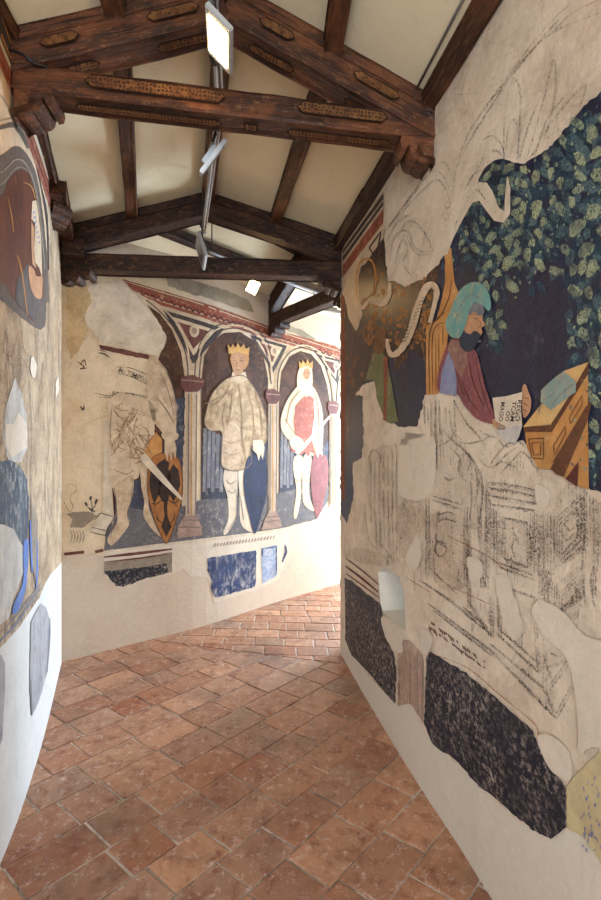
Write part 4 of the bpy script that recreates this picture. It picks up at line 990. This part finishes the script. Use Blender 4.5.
for i, (nm, cap_, sh, bs_) in enumerate((
        ('left', [(180, 377), (192, 375), (204, 380), (203, 386), (197, 392), (185, 392), (180, 385)], [(186, 392), (197, 392), (195, 516), (185, 516)], [(177, 538), (177, 527), (184, 515), (196, 515), (201, 527), (202, 535)]),
        ('middle', [(265, 391), (273, 389), (280, 393), (280, 398), (276, 404), (268, 404), (265, 398)], [(268, 403), (277, 403), (276, 513), (268, 513)], [(261, 530), (263, 522), (268, 512), (276, 511), (280, 520), (281, 527)]),
        ('right', [(328, 402), (334, 401), (339, 404), (338, 409), (336, 414), (329, 414), (327, 408)], [(329, 413), (336, 413), (335, 506), (329, 506)], [(328, 508), (329, 503), (335, 503), (336, 506)]))):
    lab = ['slim painted column with dark capital right of the orange shield', 'slim painted column between the two crowned figures', 'slim painted column right of the rose red shield'][i]
    cr_ = fresco('painted_column', BW, sh[2][0]-4, sh[2][1]+15, lab, 'painted column', 'painted columns of the arcade')
    paint(cr_, 'shaft', BW, sh, T['col'], 10)
    x0, x1 = sh[0][0], sh[1][0]; y0, y1 = sh[0][1], sh[2][1]; w_ = x1-x0
    strokes(cr_, 'shaft_gilding', BW, [([(x0+w_*.45, y0+2), (x0+w_*.42, y1-2)], 1.1)], T['col_g'], 11, False, False)
    strokes(cr_, 'shaft_shade', BW, [([(x0+w_*.2, y0+2), (x0+w_*.14, y1-2)], 1.3), ([(x0+w_*.92, y0+2), (x0+w_*.84, y1-2)], .9)], T['col_s'], 11, False, False)
    cp = paint(cr_, 'capital', BW, cap_, T['cap'], 12)
    strokes(cp, 'capital_line', BW, [([(cap_[0][0]+1, cap_[0][1]+3), (cap_[2][0]-1, cap_[2][1]+2)], 1.1)], T['base'], 13, False, False)
    if i < 2:
        bs2 = paint(cr_, 'base', BW, bs_, T['base'], 12, .4)
        strokes(bs2, 'base_line', BW, [([(bs_[1][0]+1, bs_[1][1]), (bs_[4][0]-1, bs_[4][1])], 1.0), ([(bs_[2][0]-2, bs_[2][1]+5), (bs_[3][0]+2, bs_[3][1]+5)], 1.0)], T['col_s'], 13, False, False)

def outline(root, pts, w=.8, layer=11): strokes(root, 'contour_line', BW, [(catmull_closed(pts)+[pts[0]], w)], T['col_s'], layer, False, False)
# --- figure with orange shield
k1 = fresco('knight_fresco', BW, 145, 530, 'half lost painted knight with a sword and an orange shield bearing a black eagle')
paint(k1, 'cloak', BW, [(150, 345), (158, 360), (166, 370), (173, 388), (177, 408), (176, 434), (170, 440), (163, 434), (152, 420), (146, 390)], T['knight'], 6, .5)
paint(k1, 'sleeve', BW, [(157, 399), (160, 394), (168, 408), (174, 424), (176, 438), (164, 438), (160, 424)], T['cream'], 7, .4)
paint(k1, 'cuff', BW, [(162, 433), (177, 433), (177, 439), (171, 441), (163, 439)], T['knight'], 8, smooth=True)
paint(k1, 'mail_skirt', BW, [(148, 440), (156, 432), (162, 440), (162, 452), (152, 460), (142, 458)], T['ochre'], 6, .5)
paint(k1, 'leg', BW, [(113, 486), (122, 480), (133, 475), (132, 497), (127, 512), (129, 524), (120, 537), (112, 545), (108, 543), (108, 537), (116, 524), (117, 512), (115, 497)], T['knight'], 7, .3, smooth=True)
paint(k1, 'leg', BW, [(140, 461), (149, 466), (150, 485), (148, 501), (150, 512), (157, 529), (160, 537), (148, 524), (143, 514), (144, 501), (141, 486)], T['knight'], 7, .3, smooth=True)
paint(k1, 'torso_plaster', BW, [(108, 400), (120, 392), (150, 400), (156, 410), (154, 434), (146, 448), (136, 474), (116, 486), (110, 478)], T['cream'], 6, 1.2)
strokes(k1, 'sinopia_torso', BW, [([(x, y), (x+rnd.uniform(-8, 10), y+rnd.uniform(2, 12)), (x+rnd.uniform(-6, 14), y+rnd.uniform(8, 22))], rnd.uniform(.8, 1.8)) for x, y in [(rnd.uniform(112, 142), rnd.uniform(402, 448)) for _ in range(44)]]+[([(112, 404), (110, 430), (112, 460)], 1.4), ([(114, 470), (126, 474), (134, 470)], 1.3), ([(140, 425), (148, 432), (146, 444), (138, 456)], 1.6), ([(126, 456), (138, 458), (150, 450)], 1.3)], T['sinopia'], 8)
strokes(k1, 'figure_outline', BW, [([(158, 362), (168, 376), (175, 400), (176, 430)], .9), ([(157, 398), (166, 410), (174, 424)], 1.2), ([(160, 372), (168, 392), (174, 416)], .8), ([(114, 488), (116, 510), (110, 538)], .8), ([(132, 478), (131, 500), (127, 512), (129, 524)], .8), ([(149, 470), (149, 500), (156, 526)], .8)], T['col_s'], 9)
paint(k1, 'hand', BW, [(164, 439), (174, 440), (176, 448), (175, 459), (172, 452), (171, 462), (168, 453), (167, 461), (164, 452)], T['knight'], 13, label='hand resting on the shield')
sh1 = paint(k1, 'shield', BW, [(147, 470), (152, 458), (163, 453), (174, 455), (180, 464), (182, 480), (181, 500), (175, 522), (166, 544), (157, 526), (150, 506), (147, 488)], T['shield_o'], 9, smooth=True, label='orange shield with a black eagle')
strokes(sh1, 'shield_rim', BW, [([(147, 470), (152, 458), (163, 453), (174, 455), (180, 464), (182, 480), (181, 500), (175, 522), (166, 543), (157, 526), (150, 506), (147, 488), (147, 470)], 1.0)], T['ochre_d'], 11)
paint(sh1, 'eagle', BW, [[(158, 463), (164, 459), (169, 463), (168, 468), (170, 476), (170, 492), (167, 502), (162, 502), (158, 494), (158, 480), (160, 472), (155, 468)], [(160, 474), (154, 468), (150, 472), (149, 484), (151, 496), (154, 504), (158, 496), (161, 488)], [(167, 474), (173, 464), (178, 470), (180, 484), (177, 494), (173, 502), (169, 494)], [(163, 500), (167, 500), (167, 516), (171, 526), (166, 537), (161, 526), (164, 516)]], T['eagle'], 10, .4)
strokes(sh1, 'eagle_claw', BW, [([(162, 499), (156, 504), (151, 503)], 1.2), ([(155, 504), (154, 508)], .9), ([(167, 499), (174, 503), (179, 499)], 1.2), ([(174, 503), (177, 507)], .9), ([(164, 524), (158, 520), (156, 515)], 1.1), ([(168, 524), (173, 520), (174, 514)], 1.1)], T['eagle'], 10)
paint(k1, 'sword', BW, [(140, 456), (145, 453), (162, 474), (181, 497), (182, 500), (179, 499), (158, 479), (141, 461)], T['cream_w'], 12, label='pale sword blade')
# remnants on the bare plaster
ins = fresco('wall_inscription', BW, 125, 380, 'two lines of black gothic writing on bare cream plaster', 'inscription')
lettering(ins, 'upper_line', BW, [('MI TIMPIVLCI', (118, 372), (153, 386), 5.5)], T['ink'], 3)
lettering(ins, 'lower_line', BW, [('IVDIHIOIRHVNI', (112, 396), (147, 401), 5)], T['ink'], 3)
strokes(ins, 'ruled_line', BW, [([(116, 367), (130, 368), (145, 374), (154, 379)], .8), ([(117, 373), (132, 377), (148, 385), (154, 386)], .8), ([(95, 393), (110, 396), (125, 393), (146, 396)], .8), ([(97, 397), (112, 398), (130, 402), (146, 405)], .8), ([(98, 353), (104, 354), (110, 358)], 1.8), ([(99, 350), (106, 352)], 1.0)], T['ink'], 3)
rbd = fresco('red_band_fragment', BW, 125, 353, 'short red painted band fragment above the black wall writing', 'fresco fragment')
paint(rbd, 'band', BW, [(99, 345), (112, 347), (130, 351), (153, 356), (152, 360), (130, 356), (112, 352), (100, 349)], T['cap'], 3, .6)
frag = fresco('plinth_fragment', BW, 90, 530, 'fragment with a curled creature, dark plant and cream block left of the knight', 'fresco fragment')
paint(frag, 'column_stump', BW, [(104, 420), (110, 420), (112, 512), (103, 512)], T['cream_w'], 3, .8)
paint(frag, 'stone_block', BW, [(94, 520), (101, 513), (114, 517), (113, 524), (107, 534), (90, 531)], T['cream_w'], 5, .4)
strokes(frag, 'block_line', BW, [([(94, 520), (101, 513), (114, 517)], .9), ([(91, 527), (107, 531), (113, 520)], .9), ([(90, 532), (107, 536)], .9)], T['line_dk'], 6, False)
paint(frag, 'dark_base', BW, [(66, 514), (76, 512), (90, 512), (98, 516), (92, 520), (84, 527), (70, 528), (72, 519)], T['line_gr'], 3, 1.0)
strokes(frag, 'creature', BW, [([(66, 486), (70, 484), (75, 486), (76, 491), (72, 494), (70, 500), (73, 506), (70, 512)], 1.4), ([(64, 502), (67, 508), (70, 512)], 1.0), ([(68, 488), (72, 490)], .9)], T['sinopia'], 4)
strokes(frag, 'plant', BW, [([(92, 516), (92, 506), (90, 498)], .9), ([(90, 500), (91, 496)], 3), ([(95, 504), (97, 499)], 3), ([(87, 506), (85, 502)], 2.6), ([(92, 510), (96, 504)], .9), ([(92, 512), (87, 506)], .9), ([(89, 508), (95, 512)], 2)], T['line_dk'], 4)
strokes(frag, 'wavy_mark', BW, [([(70+i*3, 530), (72+i*3, 536), (70+i*3, 543)], .9) for i in range(5)], T['line_gr'], 4)
strokes(frag, 'red_edge', BW, [([(64, 554), (84, 552)], 3), ([(95, 552), (103, 550)], 3)], T['cap'], 4, False, False)
sk = fresco('small_sketch', BW, 83, 366, 'two tiny brown scribbles on the bare cream plaster', 'wall drawing')
strokes(sk, 'scribble', BW, [([(78, 362), (84, 367), (80, 369), (87, 368)], 1.3), ([(80, 365), (84, 360), (86, 366)], 1.1)], T['ochre_d'], 3)
strokes(sk, 'scribble', BW, [([(80, 406), (83, 410), (84, 405)], 1.5)], T['line_dk'], 3)

# --- crowned figure with blue shield
k2 = fresco('crowned_figure_fresco', BW, 237, 525, 'painted crowned figure in a khaki cloak holding a dark blue pointed shield')
strokes(k2, 'drapery', BW, [([(205+i*4.2, 428+i*2), (204+i*4.2, 492-(i % 2)*4)], 3.6) for i in range(5)], T['drape'], 5, False, False)
paint(k2, 'leg', BW, [(225, 468), (236, 468), (237, 491), (236, 508), (235, 520), (226, 534), (223, 532), (228, 518), (227, 497), (223, 482)], T['cream_w'], 7, smooth=True)
paint(k2, 'leg', BW, [(238, 468), (246, 470), (247, 490), (249, 512), (254, 530), (248, 531), (240, 522), (239, 495)], T['cream_w'], 7, smooth=True)
paint(k2, 'cloak', BW, [(231, 377), (222, 382), (211, 395), (205, 414), (204, 424), (210, 431), (221, 432), (221, 451), (222, 467), (236, 471), (250, 464), (251, 446), (265, 443), (266, 422), (260, 400), (251, 384), (243, 376)], T['cloak'], 8, .3, smooth=True)
paint(k2, 'tunic', BW, [(225, 424), (234, 420), (240, 430), (240, 468), (230, 470), (221, 466), (221, 446)], T['knight'], 9, .3)
strokes(k2, 'cloak_fold', BW, [([(229, 384), (222, 398), (208, 408)], 1.2), ([(232, 388), (230, 412), (226, 426)], 1.0), ([(238, 384), (241, 410), (242, 440), (246, 462)], 1.2), ([(246, 388), (252, 410), (254, 436)], 1.0), ([(254, 392), (260, 412), (262, 436)], .9), ([(226, 400), (222, 416), (224, 430)], 1.0), ([(212, 402), (210, 420)], .9), ([(222, 440), (231, 443), (240, 440)], .8), ([(222, 452), (231, 455), (240, 452)], .8), ([(204, 404), (218, 398), (232, 390)], 1.3)], T['cloak_s'], 10)
outline(k2, [(231, 377), (222, 382), (211, 395), (205, 414), (204, 424), (210, 431), (221, 432), (221, 451), (222, 467), (236, 471), (250, 464), (251, 446), (265, 443), (266, 422), (260, 400), (251, 384), (243, 376)])
strokes(k2, 'leg_outline', BW, [([(226, 480), (230, 484), (236, 480)], .8), ([(227, 490), (232, 493), (236, 489)], .8), ([(236, 492), (236, 515), (228, 530)], .8), ([(240, 496), (243, 520)], .8)], T['col_s'], 9)
paint(k2, 'neck', BW, [(232, 372), (245, 372), (247, 380), (238, 384), (230, 380)], T['cream'], 9)
hd = paint(k2, 'hair', BW, ell(239, 359, 9.5, 12.5), T['hair'], 9)
fc = paint(k2, 'face', BW, [(231, 355), (236, 350), (242, 352), (245, 360), (243, 370), (238, 376), (233, 372), (231, 364)], T['skin'], 10, smooth=True)
strokes(fc, 'features', BW, [([(232.5, 361), (235, 360)], .9), ([(239, 361), (242, 360.5)], .9), ([(236.5, 361), (236, 366), (237.5, 366.5)], .6), ([(235.5, 370), (239, 370)], .8), ([(232, 358.5), (235, 358)], .6), ([(239, 358.5), (243, 358)], .6)], T['ochre_d'], 11)
paint(k2, 'crown', BW, [(228, 354), (227, 344), (230, 348), (232, 344), (235, 348), (237, 343), (240, 348), (243, 344), (245, 349), (249, 347), (248, 356), (238, 352)], T['gold'], 11)
paint(k2, 'shield', BW, [(247, 458), (255, 455), (265, 458), (267, 474), (266, 494), (261, 514), (254, 534), (248, 514), (244, 496), (243, 476)], T['shield_b'], 10, smooth=True, label='dark blue pointed shield')
paint(k2, 'hand', BW, [(252, 440), (262, 440), (264, 448), (262, 460), (260, 454), (258, 461), (256, 454), (252, 450)], T['cream_w'], 12)
# --- crowned figure with rose shield
k3 = fresco('crowned_figure_fresco', BW, 304, 510, 'painted white bearded crowned figure in a red tunic with a rose red shield')
strokes(k3, 'drapery', BW, [([(282+i*3.4, 430+i*2), (281+i*3.4, 488-(i % 2)*3)], 2.8) for i in range(4)], T['drape'], 5, False, False)
paint(k3, 'cape', BW, [(299, 385), (288, 398), (281, 415), (281, 430), (290, 442), (300, 448), (312, 456), (321, 455), (323, 423), (320, 402), (312, 386)], T['white_f'], 7, smooth=True)
paint(k3, 'leg', BW, [(294, 457), (302, 457), (301, 480), (300, 500), (296, 518), (293, 514), (296, 491), (293, 471)], T['white_f'], 8, smooth=True)
paint(k3, 'leg', BW, [(303, 457), (311, 457), (309, 480), (309, 497), (314, 511), (304, 505), (302, 491)], T['white_f'], 8, smooth=True)
paint(k3, 'tunic', BW, [(302, 398), (307, 395), (313, 398), (314, 417), (311, 434), (314, 454), (310, 452), (308, 457), (304, 452), (300, 456), (297, 450), (293, 453), (289, 448), (296, 440), (293, 423), (295, 406)], T['tunic'], 9, .2)
paint(k3, 'arm', BW, [(289, 440), (296, 436), (303, 442), (301, 450), (292, 449)], T['white_f'], 11, smooth=True)
paint(k3, 'sword', BW, [(294, 452), (301, 446), (328, 416), (330, 417), (304, 449), (297, 455)], T['cream_w'], 10)
paint(k3, 'hair', BW, [(297, 388), (297, 374), (301, 366), (306, 364), (311, 368), (312, 380), (311, 388), (306, 398), (302, 390)], T['white_f'], 9, smooth=True)
fc = paint(k3, 'face', BW, ell(306, 374, 3.6, 5.6), T['skin'], 10)
strokes(fc, 'features', BW, [([(303.5, 373), (305, 373)], .7), ([(307, 373), (309, 373)], .7), ([(305.5, 378), (307.5, 378)], .7)], T['ochre_d'], 11)
paint(k3, 'crown', BW, [(299, 369), (298, 361), (301, 364), (302, 360), (305, 364), (307, 359), (309, 364), (312, 361), (312, 369), (306, 366)], T['gold'], 11)
outline(k3, [(299, 385), (288, 398), (281, 415), (281, 430), (290, 442), (300, 448), (312, 456), (321, 455), (323, 423), (320, 402), (312, 386)], .7, 8)
strokes(k3, 'cape_fold', BW, [([(300, 390), (290, 404), (286, 424)], .9), ([(314, 392), (318, 410), (318, 440)], .9), ([(284, 418), (292, 430), (299, 440)], .8), ([(294, 478), (298, 482), (302, 478)], .7), ([(303, 478), (306, 482), (309, 478)], .7)], T['cloak_s'], 10)
paint(k3, 'shield', BW, [(313, 456), (320, 454), (326, 457), (328, 473), (325, 494), (317, 518), (312, 500), (310, 474)], T['shield_r'], 10, smooth=True, label='rose red pointed shield')
paint(k3, 'hand', BW, [(314, 446), (321, 446), (322, 456), (319, 453), (317, 458), (315, 453)], T['white_f'], 12)

# --- dado panels of the back wall
e1 = fresco('painted_dado', BW, 138, 572, 'blue-black painted panel with brown stripes under the knight', 'painted panel')
paint(e1, 'ochre_strip', BW, [(104, 563), (172, 552), (172, 572), (150, 578), (104, 574)], T['line_gr'], 3, .5)
paint(e1, 'painted_field', BW, [(104, 571), (120, 570), (150, 566), (166, 563), (168, 572), (150, 577), (125, 586), (116, 586)], T['dado'], 4, 1.0)
strokes(e1, 'brown_stripe', BW, [([(104, 557), (140, 553), (172, 549)], 3), ([(104, 562), (140, 558), (168, 554)], 1.6)], T['cap'], 4, False)
e2 = fresco('painted_dado', BW, 235, 578, 'bright blue worn painted panel under the figure with the blue shield', 'painted panel')
paint(e2, 'painted_field', BW, [(207, 558), (230, 554), (256, 550), (256, 570), (255, 586), (236, 592), (215, 598), (211, 590), (211, 578), (207, 570)], T['dado_blue'], 3, 1.0)
e3 = fresco('painted_dado', BW, 269, 566, 'pale mottled blue panel right of the bright blue one', 'painted panel')
paint(e3, 'painted_field', BW, [(261, 548), (277, 545), (277, 576), (262, 584)], T['dado_pale'], 3, .8)
strokes(e3, 'blue_border', BW, [([(262, 549), (276, 546.5), (276, 574)], 1.3), ([(285, 545), (286, 552), (282, 562)], 2.4), ([(262, 549), (262, 556)], 2)], T['dado_blue'], 4, False)
strokes(ar, 'white_fillet', BW, [([(104, 552), (150, 546), (200, 540), (250, 534), (291, 528)], 2.4)], T['cream_w'], 6, False, False)
strokes(e2, 'fillet_inscription', BW, [([(214+i*3.1, 547-i*.42), (215.5+i*3.1, 543-i*.42)], 1.2) for i in range(20)], T['line_gr'], 4)

# =========================================================== LEFT WALL
paint(wl, 'old_plaster', LW, [(61.6, 228), (61.6, 562), (52, 573), (45, 583), (40, 596), (20, 626), (0, 648), (-30, 690), (-90, 760), (-90, -240), (-30, -40), (10, 40), (40, 110), (58, 190)], M['old_left'], 0, .8, label='weathered streaky old plaster')
lu = fresco('lunette_fresco', LW, 15, 230, 'brown arched fresco with a white sleeved arm high on the left wall')
paint(lu, 'cream_ground', LW, [(-50, -70), (-20, 5), (0, 54), (15, 90), (27, 130), (48, 205), (50, 232), (47, 262), (44, 270), (38, 210), (30, 172), (14, 152), (0, 162), (-50, 180)], T['cream'], 1, .4)
paint(lu, 'moulding', LW, [(-50, 180), (-20, 160), (0, 155), (13, 146), (22, 149), (31, 162), (37, 180), (43, 219), (47, 263), (49, 301), (46, 303), (40, 330), (0, 300), (-50, 260)], T['mould'], 2, .3, smooth=True)
paint(lu, 'brown_field', LW, [(-50, 240), (-20, 212), (0, 197), (7, 181), (18, 170), (27, 172), (33, 188), (37, 203), (41, 254), (43, 290), (41, 300), (34, 321), (22, 310), (11, 297), (0, 283), (-50, 262)], T['lun'], 3, .5, smooth=True)
paint(lu, 'grey_skirt', LW, [(14, 300), (16, 280), (27, 262), (34, 285), (42, 296), (41, 302), (34, 321), (22, 310)], T['lun_g'], 4, .5)
strokes(lu, 'arch_line', LW, [([(-20, 176), (0, 172), (13, 160), (22, 161), (29, 172), (35, 192), (40, 225), (44, 270)], 1.6), ([(-20, 190), (0, 184), (12, 170), (20, 167), (28, 172)], 1.1)], T['line_gr'], 4)
strokes(lu, 'border_arc', LW, [([(-12, 131), (0, 127), (13, 125), (21, 134), (27, 148)], 5)], T['mould'], 4)
strokes(lu, 'arc_line', LW, [([(-12, 124), (0, 120), (14, 119), (23, 130)], 1.2), ([(0, 95), (12, 115), (24, 135)], 1.6)], T['line_gr'], 5)
strokes(lu, 'gold_line', LW, [([(16, 255), (21, 275), (26, 315)], 1.2), ([(6, 196), (10, 215), (12, 232)], 1.0), ([(22, 182), (30, 186), (34, 198)], 1.0)], T['ochre'], 5)
ar_ = paint(lu, 'sleeve', LW, [(31, 201), (35, 200), (37, 212), (40, 237), (41, 278), (38, 268), (34, 262), (33, 250), (34, 223), (30, 219)], T['cream'], 5, .2)
strokes(ar_, 'blue_mark', LW, [([(31.5+i*.9, 213+i*5), (33.4+i*.9, 211+i*5)], 1.3) for i in range(7)], T['blue'], 6)
paint(lu, 'hand', LW, [(27, 266), (33, 270), (35, 276), (41, 277), (41, 290), (40, 298), (34, 297), (29, 286)], T['skin'], 6, smooth=True)
paint(lu, 'forearm', LW, [(30, 221), (33, 228), (33, 255), (35, 268), (31, 264), (30, 245)], T['skin'], 5)
strokes(lu, 'side_line', LW, [([(36, 168), (43, 200), (48, 240)], 1.2), ([(41, 190), (46, 215), (48, 270)], 1.8)], T['line_dk'], 4)
co_ = fresco('cornice_fresco', LW, 25, 110, 'red painted cornice sloping down along the top of the left wall')
paint(co_, 'red_band', LW, [(-50, -90), (-20, -6), (0, 48), (15, 84), (27, 121), (38, 150), (51, 189), (49, 207), (36, 168), (27, 142), (15, 103), (0, 68), (-20, 22), (-50, -50)], T['red'], 3, .3)
strokes(co_, 'shade_line', LW, [([(-20, 12), (0, 61), (15, 95), (27, 131), (50, 200)], 1.2)], T['red_d'], 4)
strokes(co_, 'white_fillet', LW, [([(-20, -9), (0, 45), (15, 81), (30, 124), (51, 187)], 2.4)], T['cream_w'], 5, True, False)
paint(co_, 'dark_panel', LW, [(-20, -60), (-10, -30), (0, 8), (13, 44), (13, 72), (0, 38), (-20, -14)], T['line_dk'], 3)
strokes(co_, 'panel_frame', LW, [([(0, 14), (11, 46), (11, 62), (0, 34)], 1.4)], T['ochre'], 4, False, False)
paint(co_, 'grey_stripe', LW, [(31, 112), (38, 122), (46, 150), (54, 172), (51, 187), (42, 158)], T['line_dk'], 4)
strokes(co_, 'pale_stripe', LW, [([(34, 118), (42, 144), (52, 176)], 1.0)], T['line_gr'], 5)
rf = fresco('robed_figure_fresco', LW, 20, 560, 'worn robed figure with one bright blue leg on the left wall')
paint(rf, 'white_robe', LW, [(14, 378), (20, 392), (26, 415), (27, 448), (20, 462), (8, 462), (2, 440), (4, 410)], T['robe_w'], 2, .8)
paint(rf, 'dark_robe', LW, [(-40, 470), (0, 462), (10, 460), (19, 466), (26, 479), (28, 500), (28, 520), (25, 546), (21, 544), (12, 528), (0, 524), (-40, 530)], T['robe_bl'], 3, .8)
paint(rf, 'worn_lower_robe', LW, [(-40, 532), (0, 524), (12, 528), (22, 546), (22, 575), (12, 600), (8, 618), (-8, 632), (-40, 650)], T['robe_w'], 2, .8)
paint(rf, 'blue_leg', LW, [(22, 545), (27, 540), (27, 560), (26, 573), (25, 585), (20, 604), (14, 614), (11, 612), (13, 602), (17, 594), (22, 579)], T['blue'], 5, smooth=True, label='bright blue leg')
strokes(rf, 'blue_line', LW, [([(29, 520), (30, 548), (31, 573)], 2), ([(36, 540), (36, 570), (35, 590)], 1.8)], T['blue'], 5)
paint(rf, 'grey_blade', LW, [(30, 500), (37, 520), (36, 560), (34, 584), (31, 560)], T['line_gr'], 4)
strokes(rf, 'outline', LW, [([(4, 330), (2, 350), (10, 356), (14, 345), (18, 330)], 1.1), ([(15, 362), (20, 358), (26, 366), (25, 380), (20, 392)], 1.0), ([(8, 350), (6, 390), (4, 420)], .9), ([(22, 345), (25, 356)], .9)], T['sinopia'], 3)
strokes(rf, 'ledge_curve', LW, [([(40, 588), (30, 602), (15, 624), (0, 640), (-20, 662)], 3), ([(41, 582), (30, 596), (15, 616), (0, 632)], 1.4)], T['drape'], 3)
for q in ([(4, 424), (12, 424), (17, 412), (26, 424), (26, 447), (19, 452), (10, 458), (4, 445)], [(30, 357), (33, 356), (36, 366), (34, 378), (31, 377), (29, 368)], [(55, 382), (58, 376), (58, 392), (55, 398)]):
    paint(wl, 'plaster_patch', LW, q, M['patch'], 4, .5, label='pale plaster patch')
st_ = fresco('dado_fragment', LW, 38, 655, 'grey streaked pointed paint fragment low on the left wall', 'fresco fragment')
paint(st_, 'painted_field', LW, [(30, 622), (35, 612), (40, 604), (45, 607), (48, 616), (49, 633), (47, 672), (38, 702), (31, 716), (29, 690)], T['streak'], 3, .5)
strokes(st_, 'dark_edge', LW, [([(49, 618), (48.5, 640), (46, 672)], 2), ([(30, 680), (31, 714)], 1.3)], T['drape'], 4)
st2 = fresco('dado_fragment', LW, -2, 700, 'mottled grey paint fragment at the left edge of the photo', 'fresco fragment')
paint(st2, 'painted_field', LW, [(-40, 680), (0, 655), (4, 664), (4, 690), (1, 740), (-10, 770), (-40, 790)], T['streak'], 3, .6)
#@@FE@@

# ------------------------------------------------------------------ light
def area(name, loc, target, sx, sy, col, power):
    l = bpy.data.lights.new(name, 'AREA'); l.shape = 'RECTANGLE'; l.size = sx; l.size_y = sy
    l.color = col; l.energy = power
    o = bpy.data.objects.new(name, l); COL.objects.link(o); o.location = loc
    o.rotation_euler = (Vector(target)-Vector(loc)).to_track_quat('-Z', 'Y').to_euler(); return o
area('daylight_behind', (.1, -1.55, 1.6), (-.2, 2.0, 1.3), 1.5, 2.4, (.78, .88, 1.0), 78)
area('daylight_bend', (2.55, 6.6, 1.7), (.2, 5.0, 1.3), 1.0, 2.4, (.62, .80, 1.0), 470)
w = bpy.data.worlds.new('world'); sc.world = w; w.use_nodes = True
w.node_tree.nodes['Background'].inputs[0].default_value = (.55, .75, 1, 1)
w.node_tree.nodes['Background'].inputs[1].default_value = 1.5

cam = bpy.data.cameras.new('camera'); co = bpy.data.objects.new('camera', cam); COL.objects.link(co)
co.location = (0, 0, EYE); co.rotation_euler = (math.pi/2, 0, 0)
cam.sensor_fit = 'VERTICAL'; cam.sensor_height = 36; cam.lens = 36*F/900; cam.shift_y = (HY-450)/900; cam.clip_start = .02
sc.camera = co
vs = sc.view_settings; vs.view_transform = 'Standard'; vs.look = 'None'; vs.gamma = 1; vs.use_curve_mapping = False
vs.exposure = .25
